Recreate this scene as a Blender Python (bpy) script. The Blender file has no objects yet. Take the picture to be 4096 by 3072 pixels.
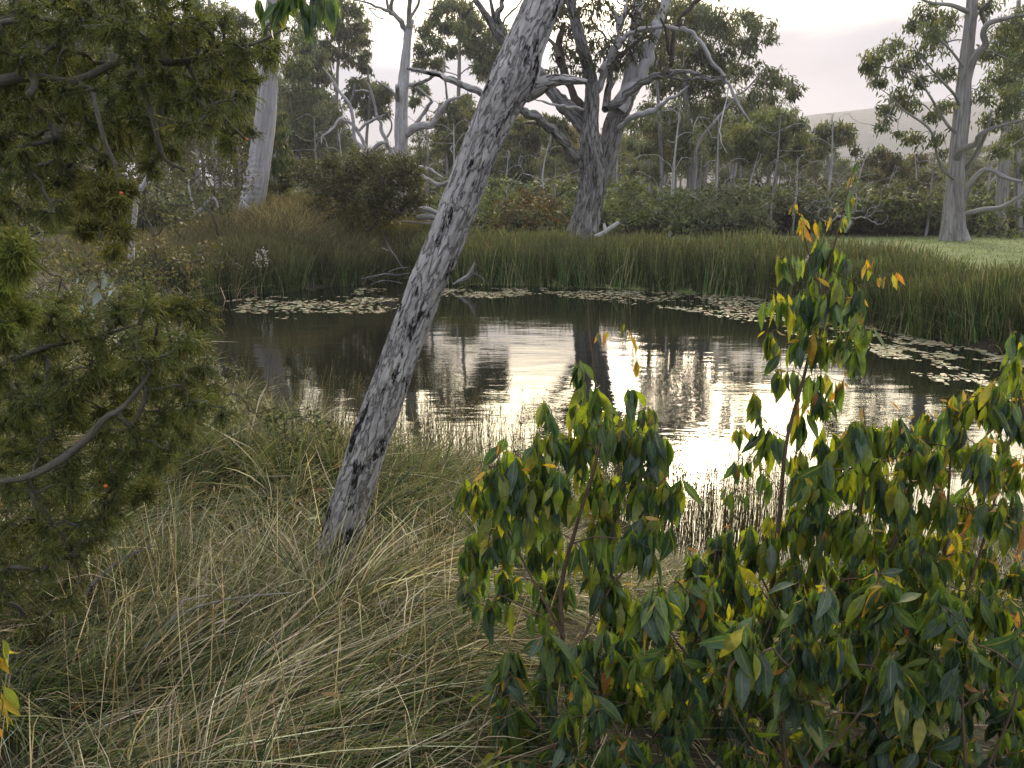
import bpy, math, random
import numpy as np
from mathutils import Vector, Matrix

rng = np.random.default_rng(7)
random.seed(7)
SC = bpy.context.scene
COL = SC.collection

# ------------------------------------------------------------------ camera
CAM_Z, PITCH, F = 3.0, math.radians(14.0), 745.0
cam_d = bpy.data.cameras.new('camera'); cam = bpy.data.objects.new('camera', cam_d); COL.objects.link(cam)
cam.location = (0, 0, CAM_Z); cam.rotation_euler = (math.radians(90) - PITCH, 0, 0)
cam_d.sensor_width = 36; cam_d.lens = 36 * F / 1024; cam_d.clip_end = 6000; cam_d.clip_start = 0.02
SC.camera = cam

# ------------------------------------------------------------------ light
SUN_AZ, SUN_EL = 11.0, 17.0
world = bpy.data.worlds.new('World'); SC.world = world; world.use_nodes = True
nt = world.node_tree; nt.nodes.clear()
def wn(t, **k):
    n = nt.nodes.new(t)
    for a, b in k.items(): setattr(n, a, b)
    return n
def wmath(op, a, b=None, clamp=False):
    n = wn('ShaderNodeMath', operation=op); n.use_clamp = clamp
    for i, v in enumerate((a, b)):
        if v is None: continue
        if isinstance(v, (int, float)): n.inputs[i].default_value = v
        else: nt.links.new(v, n.inputs[i])
    return n.outputs[0]
tc = wn('ShaderNodeTexCoord')
sep = wn('ShaderNodeSeparateXYZ'); nt.links.new(tc.outputs['Generated'], sep.inputs[0])
# cloud structure
mp = wn('ShaderNodeMapping'); nt.links.new(tc.outputs['Generated'], mp.inputs[0]); mp.inputs['Scale'].default_value = (2.2, 2.2, 7.0)
nz = wn('ShaderNodeTexNoise'); nt.links.new(mp.outputs[0], nz.inputs['Vector']); nz.inputs['Scale'].default_value = 1.3; nz.inputs['Detail'].default_value = 5; nz.inputs['Roughness'].default_value = 0.5
cl = wn('ShaderNodeMapRange'); nt.links.new(nz.outputs[0], cl.inputs[0]); cl.inputs[1].default_value = 0.3; cl.inputs[2].default_value = 0.7; cl.inputs[3].default_value = 0.76; cl.inputs[4].default_value = 1.24
elev0 = wmath('MAXIMUM', sep.outputs['Z'], 0.0)
elev = wmath('MAXIMUM', wmath('ADD', elev0, wmath('MULTIPLY', wmath('SUBTRACT', nz.outputs[0], 0.5), 0.16)), 0.0)
ramp = wn('ShaderNodeValToRGB'); nt.links.new(elev, ramp.inputs[0])
ramp.color_ramp.interpolation = 'B_SPLINE'
els = ramp.color_ramp.elements
els[0].position = 0.0; els[0].color = (0.41, 0.42, 0.54, 1)
els[1].position = 1.0; els[1].color = (2.0, 1.95, 2.05, 1)
for p_, c_ in ((0.10, (0.43, 0.435, 0.56)), (0.19, (0.51, 0.505, 0.62)), (0.27, (1.5, 1.4, 1.3)), (0.5, (1.9, 1.82, 1.84))):
    e = els.new(p_); e.color = (*c_, 1)
sd = Vector((math.sin(math.radians(SUN_AZ)) * math.cos(math.radians(SUN_EL)), math.cos(math.radians(SUN_AZ)) * math.cos(math.radians(SUN_EL)), math.sin(math.radians(SUN_EL))))
dot = wn('ShaderNodeVectorMath', operation='DOT_PRODUCT'); nt.links.new(tc.outputs['Generated'], dot.inputs[0]); dot.inputs[1].default_value = sd
dpos = wmath('MAXIMUM', dot.outputs['Value'], 0.0)
g1 = wmath('POWER', dpos, 60.0); g2 = wmath('POWER', dpos, 11.0)
def wscale(c, f):
    n = wn('ShaderNodeVectorMath', operation='SCALE')
    if isinstance(c, tuple): n.inputs[0].default_value = c
    else: nt.links.new(c, n.inputs[0])
    if isinstance(f, (int, float)): n.inputs['Scale'].default_value = f
    else: nt.links.new(f, n.inputs['Scale'])
    return n.outputs[0]
def wadd(a, b):
    n = wn('ShaderNodeVectorMath', operation='ADD'); nt.links.new(a, n.inputs[0]); nt.links.new(b, n.inputs[1]); return n.outputs[0]
lowfade = wn('ShaderNodeMapRange', interpolation_type='SMOOTHSTEP'); nt.links.new(elev, lowfade.inputs[0]); lowfade.inputs[1].default_value = 0.16; lowfade.inputs[2].default_value = 0.30
g2c = wmath('MULTIPLY', g2, lowfade.outputs[0])
g1c = wmath('MULTIPLY', g1, lowfade.outputs[0])
clouds = wadd(wscale(ramp.outputs[0], cl.outputs[0]), wadd(wscale((14.5, 12.2, 7.8), g2c), wscale((6.0, 4.9, 3.0), g1c)))
sky = wn('ShaderNodeTexSky'); sky.sky_type = 'NISHITA'; sky.sun_disc = False
sky.sun_elevation = math.radians(SUN_EL); sky.sun_rotation = math.radians(SUN_AZ)
skyc = wscale(sky.outputs[0], 0.08)
mix = wn('ShaderNodeMix', data_type='RGBA'); mix.inputs[0].default_value = 0.88
nt.links.new(skyc, mix.inputs[6]); nt.links.new(clouds, mix.inputs[7])
bg = wn('ShaderNodeBackground'); bg.inputs['Strength'].default_value = 1.0
nt.links.new(mix.outputs[2], bg.inputs['Color'])
wo = wn('ShaderNodeOutputWorld'); nt.links.new(bg.outputs[0], wo.inputs[0])

sun_d = bpy.data.lights.new('sun', 'SUN'); sun = bpy.data.objects.new('sun', sun_d); COL.objects.link(sun)
sun_d.energy = 1.3; sun_d.angle = math.radians(12); sun_d.color = (1.0, 0.84, 0.60)
sun.rotation_euler = (-sd).to_track_quat('-Z', 'Y').to_euler()

SC.view_settings.view_transform = 'Standard'; SC.view_settings.look = 'None'
SC.view_settings.exposure = 0.33; SC.view_settings.gamma = 1.0; SC.view_settings.use_curve_mapping = False
SC.render.engine = 'CYCLES'
cy = SC.cycles
cy.max_bounces = 6; cy.diffuse_bounces = 3; cy.glossy_bounces = 3; cy.transmission_bounces = 4; cy.transparent_max_bounces = 6; cy.volume_bounces = 0
cy.use_adaptive_sampling = True; cy.adaptive_threshold = 0.015
cy.use_denoising = True
cy.caustics_reflective = False; cy.caustics_refractive = False
cy.sample_clamp_indirect = 4.0
cy.blur_glossy = 0.5

# ------------------------------------------------------------------ helpers: photo measurements to places in the world
SP, CP = math.sin(PITCH), math.cos(PITCH)
def W(px, py, Y):
    a = (px - 512) / F; b = (384 - py) / F
    d = np.array([a, CP + b * SP, -SP + b * CP])
    return np.array([0, 0, CAM_Z]) + d * (Y / d[1])
def G(px, py, z=0.0):
    a = (px - 512) / F; b = (384 - py) / F
    d = np.array([a, CP + b * SP, -SP + b * CP])
    return np.array([0, 0, CAM_Z]) + d * ((z - CAM_Z) / d[2])
def proj(P):
    P = np.asarray(P, float); q = P - np.array([0, 0, CAM_Z])
    dep = q[..., 1] * CP - q[..., 2] * SP
    up = q[..., 1] * SP + q[..., 2] * CP
    return 512 + F * q[..., 0] / dep, 384 - F * up / dep, dep
MAPS = {'D': (0, 0, 1024 / 2212), 'B': (300, 0, .1582), 'C': (650, 0, .1691), 'E': (475, 0, .1243), 'F': (425, 150, .1356), 'L': (0, 125, .1206)}
def WP(m, pts, Y0, Y1=None):
    """measured centre line (x, y, half width) -> world points and radii"""
    Y1 = Y0 if Y1 is None else Y1
    x0, y0, s = MAPS[m]; n = len(pts); P = []; R = []
    for i, q in enumerate(pts):
        Y = Y0 + (Y1 - Y0) * i / max(n - 1, 1)
        P.append(W(x0 + q[0] * s, y0 + q[1] * s, Y)); R.append(q[2] * s * Y / F)
    return np.array(P), np.array(R)

# ------------------------------------------------------------------ noise
_perm = np.random.default_rng(3).random(4096)
def _h(i, j, k): return _perm[(i * 73 + j * 911 + k * 3571 + (i * j) % 131) & 4095]
def vnoise(p):
    p = np.asarray(p, float); i = np.floor(p).astype(np.int64); f = p - i; f = f * f * (3 - 2 * f)
    x, y, z = i[..., 0], i[..., 1], i[..., 2]; u, v, w = f[..., 0], f[..., 1], f[..., 2]
    def L(a, b, t): return a + (b - a) * t
    return L(L(L(_h(x, y, z), _h(x + 1, y, z), u), L(_h(x, y + 1, z), _h(x + 1, y + 1, z), u), v),
             L(L(_h(x, y, z + 1), _h(x + 1, y, z + 1), u), L(_h(x, y + 1, z + 1), _h(x + 1, y + 1, z + 1), u), v), w) * 2 - 1
def fbm(p, o=4):
    a, s, t = 1.0, 0.0, 0.0
    for _ in range(o): s = s + a * vnoise(p); t += a; a *= .5; p = np.asarray(p) * 2.03 + 11.3
    return s / t

# ------------------------------------------------------------------ mesh building
def make_mesh(name, V, Q, col=None, bk=None, ngons=None, smooth=True, uv=None):
    me = bpy.data.meshes.new(name)
    V = np.asarray(V, np.float32).reshape(-1, 3); Q = np.asarray(Q, np.int32).reshape(-1, 4)
    loops = Q.reshape(-1); starts = np.arange(len(Q), dtype=np.int32) * 4
    if ngons:
        ex = np.concatenate([np.asarray(g, np.int32) for g in ngons])
        ln = np.array([len(g) for g in ngons], np.int32)
        st = len(loops) + np.concatenate([[0], np.cumsum(ln)[:-1]]).astype(np.int32)
        loops = np.concatenate([loops, ex]); starts = np.concatenate([starts, st])
    me.vertices.add(len(V)); me.vertices.foreach_set('co', V.ravel())
    me.loops.add(len(loops)); me.loops.foreach_set('vertex_index', loops.astype(np.int32))
    me.polygons.add(len(starts)); me.polygons.foreach_set('loop_start', starts.astype(np.int32))
    if smooth: me.polygons.foreach_set('use_smooth', np.ones(len(starts), bool))
    me.update(calc_edges=True)
    if col is not None:
        a = me.attributes.new('col', 'FLOAT_COLOR', 'POINT')
        c = np.ones((len(V), 4), np.float32); c[:, :3] = col; a.data.foreach_set('color', c.ravel())
    if bk is not None:
        a = me.attributes.new('bk', 'FLOAT_VECTOR', 'POINT'); a.data.foreach_set('vector', np.asarray(bk, np.float32).ravel())
    if uv is not None:
        a = me.attributes.new('across', 'FLOAT', 'POINT'); a.data.foreach_set('value', np.asarray(uv, np.float32).ravel())
    return me
def link(name, me, mat=None, parent=None, **props):
    o = bpy.data.objects.new(name, me); COL.objects.link(o)
    if mat is not None and me is not None and len(me.materials) == 0: me.materials.append(mat)
    if parent is not None: o.parent = parent
    for k, v in props.items(): o[k] = v
    return o
def thing(name, label, cat, loc=(0, 0, 0), group=None):
    o = bpy.data.objects.new(name, None); COL.objects.link(o); o.location = loc; o['label'] = label; o['category'] = cat
    if group: o['group'] = group
    return o
def stay(child, root):
    """child meshes are built in world coordinates; hang them on a root placed at the thing's base"""
    child.parent = root; child.matrix_parent_inverse = Matrix.Translation(-Vector(root.location))
    return child

class Bag:
    """collects geometry for one mesh"""
    def __init__(s): s.V = []; s.Q = []; s.K = []; s.C = []; s.N = []; s.n = 0
    def tube(s, P, R, sides=8, step=None, amp=0.0, fr=3.0, fs=1.0, jag=0.0, seed=0.0, cap=True, col=None, ridge=0.0):
        P = np.asarray(P, float); R = np.asarray(R, float)
        # Catmull-Rom resample
        seg = np.linalg.norm(np.diff(P, axis=0), axis=1); L = seg.sum()
        if step is None: step = max(L / 40, 1e-3)
        m = max(int(L / step), len(P) - 1, 2); S = np.concatenate([[0], np.cumsum(seg)]); t = np.linspace(0, L, m + 1)
        Pe = np.vstack([2 * P[0] - P[1], P, 2 * P[-1] - P[-2]])
        idx = np.clip(np.searchsorted(S, t, side='right') - 1, 0, len(seg) - 1); u = ((t - S[idx]) / np.maximum(seg[idx], 1e-9))[:, None]
        p0, p1, p2, p3 = Pe[idx], Pe[idx + 1], Pe[idx + 2], Pe[idx + 3]
        C = .5 * ((2 * p1) + (-p0 + p2) * u + (2 * p0 - 5 * p1 + 4 * p2 - p3) * u * u + (-p0 + 3 * p1 - 3 * p2 + p3) * u ** 3)
        r = np.interp(t, S, R)
        T = np.gradient(C, axis=0); T /= np.maximum(np.linalg.norm(T, axis=1), 1e-9)[:, None]
        ref = np.array([0, 1, 0.]) if abs(T[0][1]) < .8 else np.array([1, 0, 0.])
        A = np.zeros_like(T); a = ref - T[0] * ref.dot(T[0]); A[0] = a / np.linalg.norm(a)
        for i in range(1, len(T)):
            a = A[i - 1] - T[i] * A[i - 1].dot(T[i]); A[i] = a / max(np.linalg.norm(a), 1e-9)
        Bn = np.cross(T, A)
        th = np.arange(sides) / sides * 2 * np.pi; c, si = np.cos(th), np.sin(th)
        rr = np.repeat(r[:, None], sides, 1); ts = np.repeat(t[:, None], sides, 1)
        if amp or ridge:
            q = np.stack([c[None] * fr + seed * 7.1 + 0 * ts, si[None] * fr + seed + 0 * ts, ts * fs + seed * 3.3], -1)
            if amp: rr = rr * (1 + amp * fbm(q, 4))
            if ridge: rr = rr * (1 - ridge * np.clip(1 - np.abs(fbm(q * np.array([2.3, 2.3, 1.2]) + 5.5, 3)) * 6, 0, 1))
        V = C[:, None] + rr[..., None] * (c[None, :, None] * A[:, None] + si[None, :, None] * Bn[:, None])
        if jag:
            j = np.random.default_rng(int(seed * 100) + 5).random(sides) * jag
            for k in range(1, 4):
                if len(V) > k: V[-k] += T[-1] * (j[:, None] - jag * .3) * r[-1] * (4 - k) / 3
        m1 = len(t); i, k = np.meshgrid(np.arange(m1 - 1), np.arange(sides), indexing='ij'); k2 = (k + 1) % sides
        Q = np.stack([i * sides + k, i * sides + k2, (i + 1) * sides + k2, (i + 1) * sides + k], -1).reshape(-1, 4)
        s.V.append(V.reshape(-1, 3)); s.Q.append(Q + s.n)
        rm = r.mean() if len(r) else .1
        bk = np.stack([c[None] * np.maximum(r[:, None], .3 * rm) + seed, si[None] * np.maximum(r[:, None], .3 * rm) + 0 * ts, ts + seed * 5], -1)
        s.K.append(bk.reshape(-1, 3))
        cc = np.zeros((m1 * sides, 3)) + (np.array(col) if col is not None else 0.3); s.C.append(cc)
        if cap: s.N.append(list(s.n + (m1 - 1) * sides + np.arange(sides)))
        s.n += m1 * sides
    def rib(s, P, side, wid, col):
        """P (N,S,3) centre lines, side (N,3) or (N,S,3), wid (N,S), col (N,3) or (N,S,3)"""
        N, S = P.shape[:2]
        if N == 0: return
        if side.ndim == 2: side = np.repeat(side[:, None], S, 1)
        V = np.stack([P - side * wid[..., None] / 2, P + side * wid[..., None] / 2], 2)
        base = (np.arange(N)[:, None] * S + np.arange(S - 1)[None]) * 2
        Q = np.stack([base, base + 1, base + 3, base + 2], -1).reshape(-1, 4)
        s.V.append(V.reshape(-1, 3)); s.Q.append(Q + s.n); s.n += N * S * 2
        if col.ndim == 2: col = np.repeat(col[:, None], S, 1)
        s.C.append(np.repeat(col[:, :, None], 2, 2).reshape(-1, 3)); s.K.append(np.zeros((N * S * 2, 3)))
    def mesh(s, name, smooth=True):
        return make_mesh(name, np.concatenate(s.V), np.concatenate(s.Q), np.concatenate(s.C), np.concatenate(s.K), s.N or None, smooth)

def unit(v): return v / np.maximum(np.linalg.norm(v, axis=-1, keepdims=True), 1e-9)
def rdir(n): return unit(rng.normal(size=(n, 3)))
def pick(cols, n, w=None, jit=.18):
    c = np.array(cols)[rng.choice(len(cols), n, p=None if w is None else np.array(w) / np.sum(w))]
    return c * (1 + jit * rng.normal(size=(n, 1))).clip(.4, 1.8) * (1 + .06 * rng.normal(size=(n, 3)))
def curves(P0, D0, L, S, droop=0.0, bend=None, wob=0.0):
    t = np.linspace(0, 1, S)[None, :, None]; L = np.asarray(L).reshape(-1, 1, 1)
    P = P0[:, None] + D0[:, None] * L * t
    dr = np.asarray(droop).reshape(-1, 1, 1) if np.ndim(droop) else droop
    P = P + np.array([0, 0, -1.]) * dr * L * t ** 2
    if bend is not None: P = P + bend[:, None] * L * t ** 2
    if wob: P = P + np.cumsum(rng.normal(size=P.shape) * wob, axis=1) * L * np.minimum(t * 3, 1)
    return P
def facing(D):
    return unit(np.cross(D, rdir(len(D))))

# ------------------------------------------------------------------ growing branches towards targets
def grow(spines, radii0, targets, wup=0.35, sub=4, wig=.05, rtip=.004, expo=.42, back=.25):
    """spines: list of (pts) fixed axes; returns chains [(P,R)], tip paths [(K,3)]"""
    N = []; par = []; spine_r = {}
    for s, r in zip(spines, radii0):
        s = np.asarray(s)
        for i, p in enumerate(s):
            N.append(p); par.append(-1 if i == 0 else len(N) - 2); spine_r[len(N) - 1] = r[i]
    nsp = len(N); origin = np.array(N[0]); tips = []
    order = np.argsort([np.min(np.linalg.norm(np.array(N) - t, axis=1)) for t in targets])
    for k in order:
        t = targets[k]; A = np.array(N); d = A - t; dist = np.linalg.norm(d, axis=1)
        cost = dist + wup * np.maximum(d[:, 2] + back * dist, 0) * 2
        j = int(np.argmin(cost)); a = A[j]; v = t - a; L = np.linalg.norm(v)
        m = max(2, int(sub * max(1, L / (.25 * (np.linalg.norm(t - origin) + 1e-6)))) ); m = min(m, 7)
        side = np.cross(v, rng.normal(size=3)); side = side / max(np.linalg.norm(side), 1e-9)
        pts = []; prev = j
        for q in range(1, m + 1):
            u = q / m; p = a + v * u + side * L * wig * math.sin(u * math.pi) * 2 + np.array([0, 0, 1]) * L * wig * 1.5 * math.sin(u * math.pi) + rng.normal(size=3) * L * wig * .3 * (q < m)
            N.append(p); par.append(prev); prev = len(N) - 1; pts.append(p)
        tips.append(np.vstack([a] + pts))
    n = len(N); N = np.array(N); cnt = np.zeros(n); kids = [[] for _ in range(n)]
    for i in range(n - 1, 0, -1):
        if par[i] >= 0: kids[par[i]].append(i)
    for i in range(n - 1, -1, -1):
        cnt[i] = max(1.0, sum(cnt[c] for c in kids[i]))
    rad = rtip * cnt ** expo
    chains = []; done = set()
    for i in range(nsp, n):
        if i in done: continue
        # start a chain at i, from its parent
        ch = [par[i], i]; done.add(i); c = i
        while kids[c]:
            b = max((x for x in kids[c]), key=lambda x: cnt[x])
            if b in done: break
            ch.append(b); done.add(b); c = b
        R = rad[ch].copy(); R[0] = min(R[0], R[1] * 1.15)
        chains.append((N[ch], R))
    return chains, tips

# ------------------------------------------------------------------ materials
def mat_base(name):
    m = bpy.data.materials.new(name); m.use_nodes = True; t = m.node_tree; t.nodes.clear()
    out = t.nodes.new('ShaderNodeOutputMaterial'); return m, t, out
def foliage(name, rough=.5, transl=.35, tcol=(1.25, 1.3, .55), spec=.4, vein=False, flat=False):
    m, t, out = mat_base(name); N = t.nodes.new; lk = t.links.new
    at = N('ShaderNodeAttribute'); at.attribute_name = 'col'
    col = at.outputs['Color']
    nz = N('ShaderNodeTexNoise'); nz.inputs['Scale'].default_value = 60 if vein else 4; nz.inputs['Detail'].default_value = 2
    g = N('ShaderNodeNewGeometry'); lk(g.outputs['Position'], nz.inputs['Vector'])
    mr = N('ShaderNodeMapRange'); lk(nz.outputs[0], mr.inputs[0]); mr.inputs[1].default_value = .3; mr.inputs[2].default_value = .7; mr.inputs[3].default_value = .78; mr.inputs[4].default_value = 1.22
    sc = N('ShaderNodeVectorMath'); sc.operation = 'SCALE'; lk(col, sc.inputs[0]); lk(mr.outputs[0], sc.inputs['Scale']); c = sc.outputs[0]
    if vein:
        ua = N('ShaderNodeAttribute'); ua.attribute_name = 'across'
        ab = N('ShaderNodeMath'); ab.operation = 'ABSOLUTE'; lk(ua.outputs['Fac'], ab.inputs[0])
        lt = N('ShaderNodeMapRange'); lk(ab.outputs[0], lt.inputs[0]); lt.inputs[1].default_value = .0; lt.inputs[2].default_value = .16; lt.inputs[3].default_value = .55; lt.inputs[4].default_value = 0
        mx = N('ShaderNodeMix'); mx.data_type = 'RGBA'; lk(lt.outputs[0], mx.inputs[0]); lk(c, mx.inputs[6]); mx.inputs[7].default_value = (.30, .30, .12, 1); c = mx.outputs[2]
    b = N('ShaderNodeBsdfPrincipled'); lk(c, b.inputs['Base Color']); b.inputs['Roughness'].default_value = rough; b.inputs['Specular IOR Level'].default_value = spec
    tr = N('ShaderNodeBsdfTranslucent'); mu = N('ShaderNodeVectorMath'); mu.operation = 'MULTIPLY'; lk(c, mu.inputs[0]); mu.inputs[1].default_value = tcol; lk(mu.outputs[0], tr.inputs['Color'])
    ms = N('ShaderNodeMixShader'); ms.inputs[0].default_value = transl; lk(b.outputs[0], ms.inputs[1]); lk(tr.outputs[0], ms.inputs[2]); lk(ms.outputs[0], out.inputs[0])
    return m
def bark(name, c1, c2, dark, rough=.85, su=9, sl=1.6, fiss=.5, patch=0.0, patchcol=(.02, .02, .022), bump=.6, bdist=.01, sheen=None, lichen=0.0):
    m, t, out = mat_base(name); N = t.nodes.new; lk = t.links.new
    at = N('ShaderNodeAttribute'); at.attribute_name = 'bk'
    def noise(scale, detail=4, rough_=.6, w=None):
        mp = N('ShaderNodeMapping'); lk(at.outputs['Vector'], mp.inputs[0]); mp.inputs['Scale'].default_value = scale
        if w: mp.inputs['Location'].default_value = w
        n = N('ShaderNodeTexNoise'); lk(mp.outputs[0], n.inputs['Vector']); n.inputs['Scale'].default_value = 1; n.inputs['Detail'].default_value = detail; n.inputs['Roughness'].default_value = rough_
        return n.outputs[0]
    def mr(v, a, b, c=0., d=1.):
        n = N('ShaderNodeMapRange'); lk(v, n.inputs[0]); n.inputs[1].default_value = a; n.inputs[2].default_value = b; n.inputs[3].default_value = c; n.inputs[4].default_value = d; return n.outputs[0]
    def mixc(f, a, b):
        n = N('ShaderNodeMix'); n.data_type = 'RGBA'; lk(f, n.inputs[0])
        for i, v in ((6, a), (7, b)):
            if isinstance(v, tuple): n.inputs[i].default_value = (*v, 1)
            else: lk(v, n.inputs[i])
        return n.outputs[2]
    def ma(op, a, b):
        n = N('ShaderNodeMath'); n.operation = op
        for i, v in enumerate((a, b)):
            if isinstance(v, (int, float)): n.inputs[i].default_value = v
            else: lk(v, n.inputs[i])
        return n.outputs[0]
    big = noise((su * .35, su * .35, sl * .35), 4, .6)
    fine = noise((su * 2.2, su * 2.2, sl * 1.2), 6, .7, (3, 7, 1))
    f1 = noise((su, su, sl), 3, .55, (9, 2, 5))
    crack = mr(ma('ABSOLUTE', ma('SUBTRACT', f1, .5), 0), 0.0, .055, 1., 0.)
    c = mixc(mr(big, .36, .64), c1, c2)
    c = mixc(ma('MULTIPLY', mr(fine, .35, .62, 1, 0), .6), c, dark)
    c = mixc(ma('MULTIPLY', crack, fiss), c, tuple(x * .45 for x in dark))
    if lichen:
        li = noise((su * .8, su * .8, su * .5), 5, .75, (31, 2, 8)); c = mixc(ma('MULTIPLY', mr(li, .56, .62), lichen), c, (.36, .40, .27))
    h = ma('SUBTRACT', ma('MULTIPLY', fine, .7), ma('MULTIPLY', crack, .6))
    if patch:
        pn = noise((su * .5, su * .5, sl * .5), 7, .72, (17, 5, 3)); pm = mr(pn, .60 - patch * .1, .63 - patch * .1)
        c = mixc(pm, c, patchcol); h = ma('SUBTRACT', h, ma('MULTIPLY', pm, .5))
    b = N('ShaderNodeBsdfPrincipled'); lk(c, b.inputs['Base Color']); b.inputs['Roughness'].default_value = rough; b.inputs['Specular IOR Level'].default_value = .25
    bp = N('ShaderNodeBump'); lk(h, bp.inputs['Height']); bp.inputs['Strength'].default_value = bump; bp.inputs['Distance'].default_value = bdist; lk(bp.outputs[0], b.inputs['Normal'])
    lk(b.outputs[0], out.inputs[0]); return m
def plain(name, c, rough=.6, spec=.4):
    m, t, out = mat_base(name); b = t.nodes.new('ShaderNodeBsdfPrincipled'); nz = t.nodes.new('ShaderNodeTexNoise'); nz.inputs['Scale'].default_value = 30
    r = t.nodes.new('ShaderNodeValToRGB'); r.color_ramp.elements[0].color = (*[x * .7 for x in c], 1); r.color_ramp.elements[1].color = (*[min(1, x * 1.25) for x in c], 1)
    t.links.new(nz.outputs[0], r.inputs[0]); t.links.new(r.outputs[0], b.inputs['Base Color']); b.inputs['Roughness'].default_value = rough; b.inputs['Specular IOR Level'].default_value = spec
    t.links.new(b.outputs[0], out.inputs[0]); return m

M_grass = foliage('grass_blades', .55, .3, (1.2, 1.15, .6), .35)
M_reed = foliage('reed_stems', .6, .25, (1.2, 1.15, .6), .3)
M_far = foliage('distant_leaves', .5, .4, (1.2, 1.25, .6), .45)
M_leaf = foliage('gum_leaves', .34, .45, (1.8, 1.8, .45), .6, vein=True)
M_cyp = foliage('cypress_threads', .6, .3, (1.3, 1.3, .5), .3)
M_lean = bark('grey_dead_bark', (.56, .56, .59), (.40, .40, .42), (.15, .14, .14), su=27, sl=8, fiss=.75, patch=.42, bump=.9, bdist=.012, lichen=.25)
M_big = bark('weathered_grey_bark', (.36, .36, .38), (.20, .195, .205), (.07, .065, .065), su=7, sl=1.1, fiss=.8, bump=.9, bdist=.05, patch=.05, patchcol=(.05, .045, .04))
M_smooth = bark('smooth_pale_bark', (.56, .56, .62), (.36, .36, .39), (.19, .185, .19), su=4, sl=.5, fiss=.3, bump=.35, bdist=.02)
M_gum = bark('pale_gum_bark', (.44, .44, .47), (.24, .23, .235), (.11, .10, .10), su=4, sl=.35, fiss=.5, bump=.5, bdist=.03)
M_dark = bark('dark_branch_bark', (.13, .115, .10), (.08, .07, .06), (.03, .027, .025), su=5, sl=1, fiss=.4)
M_dead = bark('bleached_dead_wood', (.56, .57, .64), (.40, .40, .44), (.20, .19, .19), su=6, sl=1, fiss=.4, bump=.5, bdist=.02, lichen=.4)
M_twig = bark('reddish_twig_bark', (.17, .12, .09), (.10, .07, .05), (.045, .03, .025), su=60, sl=12, fiss=.3, bump=.3, bdist=.002)
M_cybr = bark('cypress_branch_bark', (.15, .15, .12), (.10, .095, .08), (.04, .038, .03), su=50, sl=14, fiss=.4, bump=.5, bdist=.003)

# ------------------------------------------------------------------ terrain
POND = np.array([G(a * .463, b * .463)[:2] for a, b in [(400, 655), (500, 638), (640, 626), (760, 613), (830, 600), (900, 600), (1000, 612), (1300, 620), (1640, 640), (1770, 668), (1900, 706), (2100, 747), (2260, 780), (2500, 840), (2650, 960), (2350, 1080), (2000, 1190), (1700, 1250), (1450, 1220), (1370, 1140), (1250, 1085), (1100, 1045), (900, 1000), (740, 950), (600, 890), (500, 835), (430, 780), (380, 720)]], float)
def pond_sd(P):
    P = np.asarray(P, float)[..., :2]; A = POND; Bp = np.roll(A, -1, 0); d = np.full(P.shape[:-1], 1e9); ins = np.zeros(P.shape[:-1], bool)
    for a, b in zip(A, Bp):
        ab = b - a; t = np.clip(((P - a) @ ab) / (ab @ ab), 0, 1); q = P - (a + t[..., None] * ab); d = np.minimum(d, np.sqrt((q ** 2).sum(-1)))
        c = (a[1] > P[..., 1]) != (b[1] > P[..., 1]); xi = a[0] + (P[..., 1] - a[1]) / (b[1] - a[1] + 1e-12) * ab[0]; ins ^= c & (P[..., 0] < xi)
    return np.where(ins, -d, d)
def smooth(a, b, x): t = np.clip((x - a) / (b - a), 0, 1); return t * t * (3 - 2 * t)
def ground(x, y):
    x = np.asarray(x, float); y = np.asarray(y, float); P = np.stack([x, y], -1); s = pond_sd(P)
    near = 1.15 * smooth(-.3, 3.4, s)
    far = .30 * smooth(-.4, 1.0, s) + .40 * smooth(1.0, 9.0, s)
    w = smooth(9, 18, y + np.maximum(x - 4, 0) * 1.0 - np.maximum(-x - 6, 0) * .2)
    z = near * (1 - w) + far * w
    z = z - .6 * smooth(0.2, -2.5, s)
    z = z + 1.75 * np.exp(-(((x + 9.7) / 5.2) ** 2 + ((y - 31.8) / 4.0) ** 2)) * smooth(0, 3, s)
    z = z + .05 * fbm(np.stack([x * .7, y * .7, x * 0], -1), 3)
    r = np.hypot(x, y)
    z = z + 3 * smooth(160, 900, r) * 1.0
    return z
def grid(name, xs, ys, mat, **props):
    X, Y = np.meshgrid(xs, ys, indexing='xy'); Z = ground(X, Y); V = np.stack([X, Y, Z], -1).reshape(-1, 3); nx, ny = len(xs), len(ys)
    j, i = np.meshgrid(np.arange(ny - 1), np.arange(nx - 1), indexing='ij'); a = j * nx + i
    Q = np.stack([a, a + 1, a + nx + 1, a + nx], -1).reshape(-1, 4)
    return link(name, make_mesh(name, V, Q), mat, **props)
mg, t, out = mat_base('ground_soil_and_lawn'); N = t.nodes.new; lk = t.links.new
geo = N('ShaderNodeNewGeometry'); sx = N('ShaderNodeSeparateXYZ'); lk(geo.outputs['Position'], sx.inputs[0])
n1 = N('ShaderNodeTexNoise'); lk(geo.outputs['Position'], n1.inputs['Vector']); n1.inputs['Scale'].default_value = .9; n1.inputs['Detail'].default_value = 6
n2 = N('ShaderNodeTexNoise'); lk(geo.outputs['Position'], n2.inputs['Vector']); n2.inputs['Scale'].default_value = 18; n2.inputs['Detail'].default_value = 6
r1 = N('ShaderNodeValToRGB'); lk(n2.outputs[0], r1.inputs[0]); r1.color_ramp.elements[0].position = .3; r1.color_ramp.elements[0].color = (.012, .010, .007, 1); r1.color_ramp.elements[1].position = .75; r1.color_ramp.elements[1].color = (.06, .05, .033, 1)
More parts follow.
